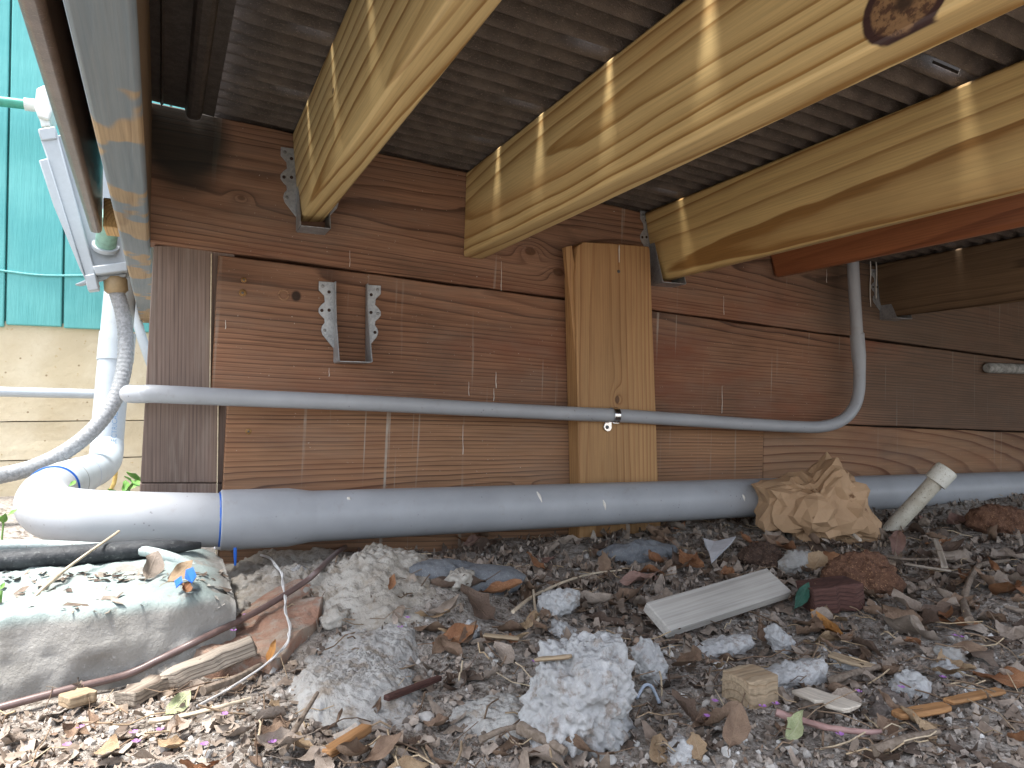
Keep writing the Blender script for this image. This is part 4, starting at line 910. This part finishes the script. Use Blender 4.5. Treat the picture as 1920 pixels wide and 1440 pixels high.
o = tube('dry_stem', catmull([s0, s1_, s2_], 8), [.0022] * 8 + [.0026, .0018] + [.0015] * 7, M_STRAW, None, 8); tag(o, 'long straw coloured dry stem leaning from slab to pipe elbow', 'stem')
M_TWIG = mottled('twig_bark', (.15, .115, .085), (.24, .19, .15), 220, .85, .6, .002)
def twig(pts, r, label, mat=M_TWIG, cat='twig', up=.011, name='twig', group='twigs in the litter'):
    p = catmull(gpath(pts, up), 6); n = len(p)
    o = tube(name, p, [r * (1 - .45 * i / n) for i in range(n)], mat, None, 8, jit=.25, seed=int(pts[0][0])); return tag(o, label, cat, group)
twig([(1818, 1182), (1808, 1150), (1812, 1120), (1832, 1085, .016), (1850, 1076, .016), (1892, 1062, .01)], .0048, 'bent grey branch standing in the litter at the right')
twig([(1455, 1363), (1500, 1378), (1560, 1394), (1620, 1402), (1650, 1400)], .0030, 'pinkish straight twig above the pale green leaf', plain('pink_twig', (.33, .20, .18), .6, var=.2))
twig([(962, 1166), (1000, 1130, .008), (1060, 1108, .012), (1110, 1092, .012), (1165, 1082, .01)], .0022, 'long thin tan stem arching over the oblong crumb', M_STRAW)
twig([(1008, 1182), (1003, 1150, .008), (1000, 1128, .014)], .0020, 'short upright straw stalk of the oval leaf', M_STRAW)
twig([(280, 1380), (340, 1370), (420, 1350), (470, 1335)], .0022, 'thin pale twig at lower left below the rotten boards', M_STRAW)
twig([(380, 1320), (440, 1296), (490, 1268)], .0042, 'grey stick beside the rotten board piece')
twig([(530, 1440), (560, 1385), (595, 1325)], .0026, 'thin grey twig rising at the bottom left of the flat chunk')
twig([(975, 1392), (1020, 1415), (1060, 1440)], .0050, 'thick short twig at the bottom edge beside the big rock')
twig([(1640, 1440), (1690, 1418), (1760, 1400)], .0036, 'grey twig at the bottom right below the pink twig')
twig([(900, 1416), (940, 1398), (980, 1388)], .0028, 'short dark twig left of the big rock base')
twig([(1560, 1300), (1600, 1285), (1650, 1272)], .0038, 'grey stick behind the peeled bark piece')
twig([(1790, 1060), (1700, 1062), (1640, 1052)], .0030, 'dark stick lying behind the rusty clod')

# ================================================================== fallen leaves
def leaf_mat(name, a, b, vein, rough=.62, spec=.3):
    k = NT(name); uv = k.coord('UV'); u, v, _ = k.sep(uv); P = k.coord()
    f = k.noise(P, 3.2, 4, .6); g = k.noise(P, 26, 4, .65); c = k.mix(k.step(f, .32, .68), a, b)
    c = k.mix(k.ma('MULTIPLY', k.step(g, .58, .72), .5), c, tuple(x * .45 for x in a))
    av = k.ma('ABSOLUTE', k.ma('SUBTRACT', v, .5)); mid = k.step(av, .035, .012)
    sv = k.ma('FRACT', k.ma('MULTIPLY', k.ma('ADD', u, k.ma('MULTIPLY', av, -.5)), 8)); side = k.step(k.ma('ABSOLUTE', k.ma('SUBTRACT', sv, .5)), .07, .02)
    m = k.ma('MAXIMUM', mid, k.ma('MULTIPLY', side, .45)); c = k.mix(k.ma('MULTIPLY', m, .6), c, vein)
    return k.out(c, rough, k.bump(k.ma('ADD', k.ma('MULTIPLY', m, .8), g), .4, .02), spec=spec)
LM = {'brown': leaf_mat('leaf_brown', (.155, .098, .066), (.245, .165, .112), (.26, .18, .12)),
      'dark brown': leaf_mat('leaf_dark', (.075, .050, .038), (.130, .088, .064), (.15, .10, .07)),
      'grey brown': leaf_mat('leaf_greybrown', (.24, .19, .15), (.35, .285, .235), (.36, .29, .23)),
      'tan': leaf_mat('leaf_tan', (.27, .180, .105), (.36, .255, .155), (.42, .32, .22)),
      'russet': leaf_mat('leaf_russet', (.20, .085, .040), (.28, .135, .065), (.33, .20, .12)),
      'pinkish': leaf_mat('leaf_pink', (.22, .130, .105), (.30, .185, .150), (.34, .25, .20)),
      'orange': leaf_mat('leaf_orange', (.40, .175, .045), (.46, .23, .075), (.24, .11, .04)),
      'green': leaf_mat('leaf_green', (.012, .060, .040), (.020, .085, .058), (.05, .13, .09), .3, .5),
      'pale green': leaf_mat('leaf_palegreen', (.30, .34, .18), (.42, .44, .26), (.5, .5, .34)),
      'weed': leaf_mat('leaf_weed', (.10, .26, .05), (.18, .38, .08), (.30, .45, .18), .5)}
def leaf_geo(kind, seed, bend, roll, nu=10, nv=4):
    rr = random.Random(seed); W_ = {'oval': .25, 'lance': .15, 'oak': .30, 'broad': .33, 'scrap': .28}[kind]; vs = []; uv = []; fs = []
    t0, t1 = (0, 1) if kind != 'scrap' else (.15 + .2 * rr.random(), .7 + .2 * rr.random())
    for i in range(nu + 1):
        t = t0 + (t1 - t0) * i / nu; w = W_ * math.sin(math.pi * min(1, max(.01, t)) ** .85) ** .75
        if kind == 'oak': w *= .52 + .48 * abs(math.cos(t * math.pi * 3.2 + .3))
        if kind == 'lance': w = W_ * math.sin(math.pi * t) ** .9
        a = bend * (t - .3)
        cx = (math.sin(a) / bend if abs(bend) > .05 else t - .3) ; cz = ((1 - math.cos(a)) / bend if abs(bend) > .05 else 0)
        tw = .5 * math.sin(t * 4 + seed)
        for j in range(nv + 1):
            s_ = (2 * j / nv - 1); wl = w * (1 + .16 * (rr.random() - .5) * abs(s_))
            th_ = s_ * roll * (.7 + .5 * t); yy_ = wl * (math.sin(th_) / roll if abs(roll) > .05 else s_); zz_ = wl * ((1 - math.cos(th_)) / roll if abs(roll) > .05 else 0)
            zz_ += .035 * (rr.random() - .5) + .05 * math.sin(t * 9 + s_ * 3 + seed) * abs(s_)
            y2 = yy_ * math.cos(tw) - zz_ * math.sin(tw); z2 = yy_ * math.sin(tw) + zz_ * math.cos(tw)
            vs.append((cx - z2 * math.sin(a), y2, cz + z2 * math.cos(a))); uv.append((t, .5 + .5 * s_))
    n = nv + 1
    for i in range(nu):
        for j in range(nv): q = i * n + j; fs.append((q, q + n, q + n + 1, q + 1))
    vs = np.array(vs); vs[:, 2] -= np.percentile(vs[:, 2], 15)
    return vs, fs, uv
def leaf_mesh(kind, seed, bend, roll, nu=10, nv=4, stalk=.3):
    vs, fs, uv = leaf_geo(kind, seed, bend, roll, nu, nv); vs = list(map(tuple, vs))
    if stalk and kind != 'scrap':
        b = len(vs); c = np.mean([vs[k] for k in range(nv + 1)], 0); e = c + V(-stalk, .05 * math.sin(seed), .10)
        for p, r in ((c, .010), (.5 * (c + e) + V(0, .02, .0), .008), (e, .009)):
            for k in range(3): vs.append((p[0], p[1] + r * math.cos(k * 2.1), p[2] + r * math.sin(k * 2.1))); uv.append((.5, .5))
        for i in range(2):
            for k in range(3): fs.append((b + 3 * i + k, b + 3 * i + 3 + k, b + 3 * i + 3 + (k + 1) % 3, b + 3 * i + (k + 1) % 3))
    me = bpy.data.meshes.new('dead_leaf'); me.from_pydata([tuple(map(float, v)) for v in vs], [], fs); l = me.uv_layers.new(name='UVMap')
    idx = np.zeros(len(me.loops), dtype=np.int32); me.loops.foreach_get('vertex_index', idx); l.data.foreach_set('uv', np.asarray(uv, dtype=np.float32)[idx].ravel())
    me.polygons.foreach_set('use_smooth', [True] * len(me.polygons)); me.materials.append(LM['brown']); me.update(); return me
def put_leaf(me, pos, size, yaw, pit, rol, mat, label, group=None, name='dead_leaf', cat='leaf', wide=1.0):
    o = bpy.data.objects.new(name, me); COL.objects.link(o); o.location = [float(v) for v in pos]; o.rotation_euler = (rol, pit, yaw); o.scale = (size, size * wide, size)
    o.material_slots[0].link = 'OBJECT'; o.material_slots[0].material = LM[mat]; return tag(o, label, cat, group)
lr = random.Random(21)
LEAFS = [leaf_mesh(kd, 100 + i, bd, rl) for i, (kd, bd, rl) in enumerate([('oval', .6, .7), ('oval', 1.3, 1.1), ('oval', -.5, .9), ('lance', .8, 1.0), ('lance', 1.5, 1.4), ('oak', .5, .5), ('oak', 1.0, .9), ('broad', .7, .8), ('broad', 1.6, 1.5),
         ('scrap', .8, 1.0), ('scrap', 1.5, 1.6), ('scrap', .4, .6), ('oval', 1.9, 1.9), ('oak', 1.4, 1.5), ('scrap', -.8, 1.2), ('broad', 1.0, 2.0)])]
def zone(px, py):
    if py < 1090 and px > 1250: return 'near the paper bag and the wall'
    if py < 1110: return 'along the wall below the grey pipe'
    if px < 780: return 'at the lower left before the concrete'
    if px < 1280: return 'between slate stone and big white rock' if py < 1260 else 'at the bottom around the big white rock'
    return 'to the right of the wood stick' if py < 1260 else 'at the lower right foreground'
def leafmix(px, py):
    r = lr.random()
    if py < 1120: return 'dark brown' if r < .22 else 'brown' if r < .58 else 'grey brown' if r < .88 else 'russet' if r < .95 else 'pinkish'
    if px < 780: return 'grey brown' if r < .66 else 'tan' if r < .78 else 'brown' if r < .98 else 'russet'
    return 'brown' if r < .34 else 'grey brown' if r < .76 else 'dark brown' if r < .86 else 'tan' if r < .95 else 'russet'
KEEP = [(980, 1195, 1245, 1405), (550, 1160, 795, 1350), (400, 1035, 840, 1150), (1240, 1090, 1480, 1205), (1420, 870, 1635, 1015), (1650, 880, 1790, 975), (730, 1050, 960, 1105), (820, 1300, 1010, 1390), (1555, 1050, 1685, 1110), (350, 1120, 610, 1250), (1385, 1285, 1440, 1335)]
def clear(px, py, slack=0): return not any(a + slack < px < c - slack and b + slack < py < d - slack for a, b, c, d in KEEP)
cnt = 0; tries = 0; LEAFLOG = {}
LKIND = ['oval', 'curled oval', 'oval', 'narrow', 'curled narrow', 'lobed', 'curled lobed', 'broad', 'curled broad', 'torn', 'curled torn', 'torn', 'rolled oval', 'rolled lobed', 'torn', 'rolled broad']
LMK = [(1110, 1300, 'big white rock'), (1360, 1150, 'pale wood stick'), (1530, 945, 'paper bag'), (1720, 930, 'capped pipe stub'), (1615, 1085, 'reddish clod'), (1550, 1140, 'dark red chunk'), (850, 1085, 'slate stone'), (1190, 1035, 'grey stone below the board'),
       (1410, 1312, 'blocky wood offcut'), (1480, 1270, 'crumbly white heap'), (1780, 1330, 'long orange strip'), (1820, 1120, 'bent branch'), (1705, 1290, 'white crumb by the grey clod'), (1045, 1135, 'oblong white crumb'), (900, 1350, 'flat concrete patch'),
       (670, 1260, 'flat gritty chunk'), (650, 1415, 'orange splinter'), (350, 1280, 'rotten board piece'), (140, 1335, 'tan chip'), (1550, 1340, 'peeled bark piece'), (1485, 1400, 'pale green leaf'), (1870, 975, 'rust orange clod'), (1425, 1045, 'small dark clod'), (880, 1190, 'small rounded crumb'), (1210, 1100, 'pinkish leaf'), (1780, 1245, 'greyish crumb'), (1350, 1050, 'torn paper')]
while cnt < 288 and tries < 6000:
    tries += 1
    px, py = lr.uniform(-20, 1940), 985 + 470 * lr.random() ** 1.15
    dens = 1.0 if (px > 820 and py < 1230) else .30 if px > 820 else .55 if py > 1290 else .0
    if px < 640 and py < 1270: dens = 0
    if px < 1120 and py < 1010: dens = 0
    if lr.random() > dens or not clear(px, py): continue
    p = onground(px, py); me = lr.choice(LEAFS); size = lr.uniform(.034, .070) * (1.0 if py < 1200 else .75)
    if px < 820: size *= .75
    p[2] += lr.uniform(.000, .010); mt = leafmix(px, py)
    o = put_leaf(me, p, size, lr.uniform(0, 6.28), lr.gauss(0, .24), lr.gauss(0, .26), mt, 'leaf', 'dead leaves in the litter')
    lx, ly, ln = min(LMK, key=lambda q: math.hypot(px - q[0], (py - q[1]) * 1.3)); dx, dy = px - lx, (py - ly) * 1.3
    side = ('right of' if dx > 0 else 'left of') if abs(dx) > abs(dy) else ('in front of' if dy > 0 else 'behind')
    LEAFLOG.setdefault((mt, LKIND[LEAFS.index(me)], side, ln), []).append((math.hypot(dx, dy), o)); cnt += 1
ORD = ['nearest', 'second nearest', 'third nearest', 'fourth nearest', 'fifth nearest', 'sixth nearest', 'seventh nearest', 'eighth nearest', 'ninth nearest', 'tenth nearest']
for (mt, kd, side, ln), lst in LEAFLOG.items():
    lst.sort(key=lambda q: q[0])
    for i, (_, o) in enumerate(lst): o['label'] = (ORD[min(i, 9)] + ' ' if len(lst) > 1 else '') + f'{mt} {kd} dead leaf {side} the {ln}'
SP = [(1208, 1100, .050, 'pinkish', 7, 2.6, .35, -.5, 'large pinkish brown pointed leaf right of the arching stem', 1.0, .012),
      (1012, 1200, .030, 'brown', 0, 1.5, .1, .3, 'dull brown oval leaf with an upright stalk behind the big rock', 1.25, .010),
      (1562, 1192, .062, 'orange', 3, 1.30, .0, -.15, 'long orange leaf with toothed edge right of the stick', 1.0, .006),
      (1530, 1098, .055, 'tan', 5, .5, -.2, .2, 'pale lobed leaf with holes behind the stick end', 1.1, .026),
      (1500, 1155, .036, 'green', 0, -.3, -1.0, .5, 'dark green glossy leaf leaning on the end of the stick', .9, .018),
      (1860, 1288, .050, 'russet', 5, -.7, .1, .2, 'light russet lobed leaf at the right edge above the orange strip', 1.0, .008),
      (325, 1352, .026, 'pale green', 0, .8, -.3, .4, 'pale yellow leaf at the lower left below the rotten wood', 1.2, .010),
      (1485, 1400, .030, 'pale green', 8, .3, -.2, .2, 'pale green crumpled leaf at the bottom under the pink twig', 1.0, .010),
      (732, 1112, .022, 'russet', 1, 1.0, -.5, .3, 'small rust brown leaf stuck upright in the mortar', 1.0, .034),
      (880, 1032, .034, 'pinkish', 7, -.3, -.3, .3, 'pinkish leaf lying close under the grey pipe', 1.0, .012),
      (1010, 1075, .040, 'russet', 5, 1.9, -.4, .2, 'red brown lobed leaf at the right tip of the slate stone', 1.0, .012),
      (1135, 1085, .045, 'brown', 5, 1.2, -.6, .2, 'brown lobed leaf with two raised points beside the pinkish leaf', 1.0, .014),
      (280, 1085, .034, 'grey brown', 7, 1.2, -.7, .5, 'grey brown broad leaf leaning on the black edging', 1.1, .075),
      (330, 1095, .030, 'tan', 0, .3, -.6, .4, 'tan oval leaf on the slab beside the blue scraps', 1.3, .072),
      (345, 1122, .024, 'russet', 8, 1.4, .2, .5, 'curled red brown leaf below the blue scraps on the slab', 1.0, .064),
      (505, 1262, .026, 'orange', 3, 1.0, -.8, .4, 'orange leaf beside the white wire above the twigs', 1.2, .014)]
for px, py, sz, mt, mi, yw, pt, rl, lb, wd, up in SP:
    p = onsurf(px, py, .008 if up > .03 else up)
    put_leaf(LEAFS[mi], p, sz, yw, pt, rl, mt, lb, None, 'fallen_leaf', 'leaf', wd)
# seedlings
M_STEM = plain('weed_stem', (.16, .28, .08), .6)
WL = [leaf_mesh('oval', 300 + i, .8, .5, 6, 4, 0) for i in range(2)]
def weed(px, py, Y, n, sz, label):
    c = atY(px, py, Y); e = empty('weed_seedling', c, label, 'weed', 'green seedlings'); rr = random.Random(px)
    tube('stem', [c + V(0, 0, -.03), c + V(.002, 0, .0)], .0012, M_STEM, e, 6)
    for i in range(n):
        o = bpy.data.objects.new('leaf', WL[i % 2]); COL.objects.link(o); o.material_slots[0].link = 'OBJECT'; o.material_slots[0].material = LM['weed']
        o.matrix_basis = Matrix.Translation(Vector(c + V(0, 0, -.004 * (i % 3)))) @ Matrix.Rotation(6.28 * i / n + rr.random(), 4, 'Z') @ Matrix.Rotation(-.3 - .4 * rr.random(), 4, 'Y') @ Matrix.Scale(sz * (.7 + .5 * rr.random()), 4) @ Matrix.Translation((.3, 0, 0)); adopt(o, e)
weed(270, 903, 1.2, 6, .030, 'green seedling at the foot of the corner post behind the pipe')
weed(236, 922, 1.25, 4, .028, 'low green seedling just left of the corner post base')
weed(128, 913, 1.18, 3, .016, 'tiny green seedling behind the inner curve of the pipe elbow')
weed(4, 970, 1.10, 3, .020, 'green sprig at the left edge beside the pipe elbow')
weed(-2, 1108, .80, 3, .012, 'bright green sprig on the slab at the left edge')
# paper, blue scraps, plastic
M_PAP = plain('white_paper', (.58, .59, .62), .7)
o = prism('torn_paper', [onground(px, py, .018 + dz) for px, py, dz in ((1319, 1034, .004), (1340, 1036, .0), (1380, 1033, .006), (1370, 1046, .003), (1352, 1056, .0), (1334, 1072, -.006), (1330, 1056, -.002), (1322, 1046, .002))], V(0, 0, .0008), M_PAP); tag(o, 'torn white scrap of paper left of the paper bag', 'paper')
M_TAPE = plain('blue_scrap', (.02, .13, .55), .4)
for pts, lb in ((((348, 1098), (362, 1095), (368, 1106), (360, 1114), (346, 1108)), 'bright blue scrap on the russet leaf on the slab'), (((327, 1112), (340, 1106), (342, 1113), (330, 1120)), 'small blue scrap left of the bright one')):
    o = prism('blue_scrap', [onsurf(px, py, .016 - .0003 * (py - 1095)) for px, py in pts], V(0, 0, .0012), M_TAPE); tag(o, lb, 'scrap', 'blue plastic scraps')
o = tube('blue_drip', [atY(441, y, YP - RB - .004) for y in (1027, 1036, 1046, 1060)], [.002, .0022, .0020, .0014], M_TAPE, None, 8); tag(o, 'blue glue drip hanging below the pipe joint', 'drip')
o = tube('plastic_strip', catmull(gpath([(1194, 1318, .004), (1208, 1306, .009), (1222, 1308, .009), (1236, 1326, .004)]), 6), .0014, plain('pale_blue_plastic', (.40, .46, .55), .35), None, 8); tag(o, 'bent pale blue plastic strip right of the big rock', 'plastic')
# ---- loose pebbles one can pick out
M_PEB = mottled('pebble', (.42, .40, .37), (.55, .53, .50), 90, .7, .2, .001)
for i, (px, py, r) in enumerate(((705, 1402, 14), (735, 1420, 16), (800, 1350, 20), (668, 1416, 12), (875, 1068, 7), (1636, 1252, 13), (1590, 1268, 9), (1140, 1430, 20), (1840, 1262, 9), (1815, 1290, 10))):
    o = blob('pebble', [(px + r * math.cos(a) * (1 + .15 * math.sin(3 * a + i)), py + .75 * r * math.sin(a)) for a in np.linspace(0, 6.28, 14)[:-1]], .014, M_PEB, None, 3, crag(.01, .002, i))
    tag(o, ['smooth pale pebble at the bottom left of centre', 'rounded white pebble right of the orange splinter', 'angular pale pebble at the corner of the flat chunk', 'small pale pebble beside the orange splinter', 'tiny round pebble on the slate stone', 'smooth grey pebble right of the white crumb', 'little white pebble left of the smooth grey one', 'grey pebble at the bottom edge under the big rock', 'small white pebble at the far right', 'small pale pebble below the lobed russet leaf'][i], 'pebble', 'pale pebbles')

# ================================================================== uncountable litter
def island_mat(name, stops, rough=.8, spec=.2):
    k = NT(name); g = k.t.nodes.new('ShaderNodeNewGeometry'); r = g.outputs['Random Per Island']
    c = k.ramp(r, stops); f = k.noise(k.coord(), 220, 4, .6); c = k.mix(1.0, c, k.ramp(f, [(.3, .7), (.7, 1.25)]), 'MULTIPLY')
    return k.out(c, rough, k.bump(f, .3, .002), spec=spec)
def scatter(n, seed, fmin):
    rr = np.random.RandomState(seed); out = []
    while len(out) < n:
        if rr.rand() < .55:
            px, py = rr.uniform(-40, 1960), rr.uniform(985, 1450); p = atZ(px, py, 0)
        else: p = V(rr.uniform(-.4, 2.6), rr.uniform(.3, 1.13), 0)
        x, y = p[0], p[1]
        if y > 1.128 or y < .28: continue
        if x < .07 and .74 < y < 1.2: continue
        if x < .12 and y > .72: continue
        if rr.rand() < fmin(x, y): out.append((x, y))
    return np.array(out), rr
def frag_geo(n, seed, smin, smax, zmax, fmin):
    pts, rr = scatter(n, seed, fmin); z = terrain(pts[:, 0], pts[:, 1]); VS = []; FS = []
    for i, (x, y) in enumerate(pts):
        L = rr.uniform(smin, smax) * (.6 + .8 * rr.rand() ** 2); w = L * rr.uniform(.25, .7); m = 5; b = rr.uniform(-1.6, 1.6); yw = rr.uniform(0, 6.28)
        fl_ = .45 if y < .72 else .9; pt, rl = rr.normal(0, .45) * fl_, rr.normal(0, .5) * fl_; Rm = np.array(Matrix.Rotation(yw, 3, 'Z') @ Matrix.Rotation(pt, 3, 'Y') @ Matrix.Rotation(rl, 3, 'X')); o = len(VS)
        for a in range(m + 1):
            t = a / m - .5; wt = w * (.12 + .88 * math.cos(t * 2.9)) * (.8 + .4 * rr.rand())
            for s_ in (-.5, .5):
                q = np.array([L * t, wt * s_ + rr.normal(0, .06) * w, L * b * (t * t - .08) + rr.normal(0, .05) * w]); VS.append(Rm @ q + (x, y, z[i] + .001 + zmax * fl_ * rr.rand() ** 2))
        for a in range(m): FS.append((o + 2 * a, o + 2 * a + 2, o + 2 * a + 3, o + 2 * a + 1))
    return VS, FS
d_all = lambda x, y: 1.0 if x > .35 else .6
vs, fs = frag_geo(3000, 5, .008, .030, .012, lambda x, y: 1.0 if y > .62 and x > .35 else .16)
v2, f2 = frag_geo(4200, 6, .003, .010, .006, lambda x, y: 1.0 if y < .75 else .4)
nv_ = len(vs); vs += v2; fs += [tuple(i + nv_ for i in f) for f in f2]
o = mesh_obj('leaf_litter', vs, fs, island_mat('litter_leaf', [(0, (.075, .055, .044)), (.2, (.165, .125, .098)), (.45, (.235, .185, .145)), (.7, (.315, .26, .215)), (.88, (.39, .335, .285)), (.96, (.32, .25, .19)), (1, (.20, .13, .09))]), smooth=True)
tag(o, 'small broken leaf litter covering the soil', 'litter', kind='stuff')
pts, rr = scatter(8500, 8, lambda x, y: 1.0 if y < .75 else .5); zz = terrain(pts[:, 0], pts[:, 1]); S0, F_0 = ico(1); VS = []; FS = []
for (x, y), z in zip(pts, zz):
    r = .0009 + .0034 * rr.rand() ** 4; o_ = len(VS); sc_ = rr.uniform(.6, 1.3, 3) * r; q = S0 * sc_ * (1 + .25 * rr.randn(len(S0), 1)) + (x, y, z + r * .3); VS += list(q); FS += [tuple(i + o_ for i in f) for f in F_0]
o = mesh_obj('grit', VS, FS, island_mat('grit_stone', [(0, (.13, .10, .08)), (.35, (.26, .22, .19)), (.7, (.33, .295, .26)), (.92, (.42, .395, .365)), (1, (.55, .54, .52))]), smooth=False); tag(o, 'fine grit and crumbs scattered over the soil', 'grit', kind='stuff')
pts, rr = scatter(650, 9, d_all); zz = terrain(pts[:, 0], pts[:, 1]); VS = []; FS = []
for (x, y), z in zip(pts, zz):
    L = rr.uniform(.012, .05); a = rr.uniform(0, 6.28); r = rr.uniform(.0003, .0009); d = V(math.cos(a), math.sin(a), rr.normal(0, .18)); b = V(-d[1], d[0], 0) * rr.normal(0, .18)
    P_ = [V(x, y, z + .005 + .008 * rr.rand()) + d * L * t + b * L * (t * t) for t in (-.5, -.15, .2, .5)]; v, f = tube_geo(P_, r, 4, False); o_ = len(VS); VS += v; FS += [tuple(i + o_ for i in q) for q in f]
o = mesh_obj('dry_stalks', VS, FS, island_mat('stalks', [(0, (.10, .065, .045)), (.5, (.24, .17, .115)), (.8, (.40, .30, .19)), (1, (.50, .41, .29))]), smooth=True); tag(o, 'thin dry stalks and pine straw mixed in the litter', 'litter', kind='stuff')
VS = []; FS = []; rr = np.random.RandomState(14)
for i in range(120):                                                  # crumbs and bits lying on the slab
    px, py = (rr.uniform(0, 430), rr.uniform(1072, 1150)) if i < 45 else (rr.uniform(0, 420), rr.uniform(1074, 1092)); p = onsurf(px, py, .0012); L = rr.uniform(.002, .007) * (1.6 if rr.rand() < .15 else 1); a = rr.uniform(0, 6.28)
    d = V(math.cos(a), math.sin(a), rr.normal(0, .2)) * L; e = V(-math.sin(a), math.cos(a), rr.normal(0, .3)) * L * rr.uniform(.2, .6); b = len(VS); VS += [p - d - e, p + d - e * .5, p + d * .8 + e, p - d * .7 + e + V(0, 0, .001)]; FS.append((b, b + 1, b + 2, b + 3))
o = mesh_obj('slab_debris', VS, FS, island_mat('slab_bits', [(0, (.07, .05, .04)), (.4, (.18, .14, .11)), (.8, (.30, .27, .23)), (1, (.42, .40, .37))]), smooth=False); tag(o, 'small dry crumbs lying on the concrete slab', 'debris', kind='stuff')
VS = []; FS = []; rr = np.random.RandomState(4)
for px, py in [(764, 1223), (750, 1242), (1398, 1296), (1325, 1370), (1455, 1345), (1430, 1350), (1510, 1260), (1768, 1292), (1790, 1210), (1803, 1213), (458, 1212), (437, 1245), (125, 1425), (383, 1425), (300, 1395), (250, 1400), (1690, 1312), (420, 1365), (1610, 1320), (255, 1418), (510, 1420), (150, 1390), (1340, 1340), (1002, 1262), (1575, 1405)]:
    c = onground(px, py, .012 if (550 < px < 800 and py < 1300) else .010); o_ = len(VS)
    if px in (764, 750, 458, 437): c[2] += .022
    for k in range(5):
        a = k * 1.257 + rr.rand(); d = V(math.cos(a), math.sin(a), .4) * .0024; e = V(-math.sin(a), math.cos(a), .1) * .0014; b = len(VS); VS += [c, c + d + e, c + d * 1.3, c + d - e]; FS.append((b, b + 1, b + 2, b + 3))
o = mesh_obj('purple_petals', VS, FS, plain('purple_petal', (.34, .15, .42), .6), smooth=True); tag(o, 'tiny purple fallen petals dotted over the litter', 'petals', kind='stuff')
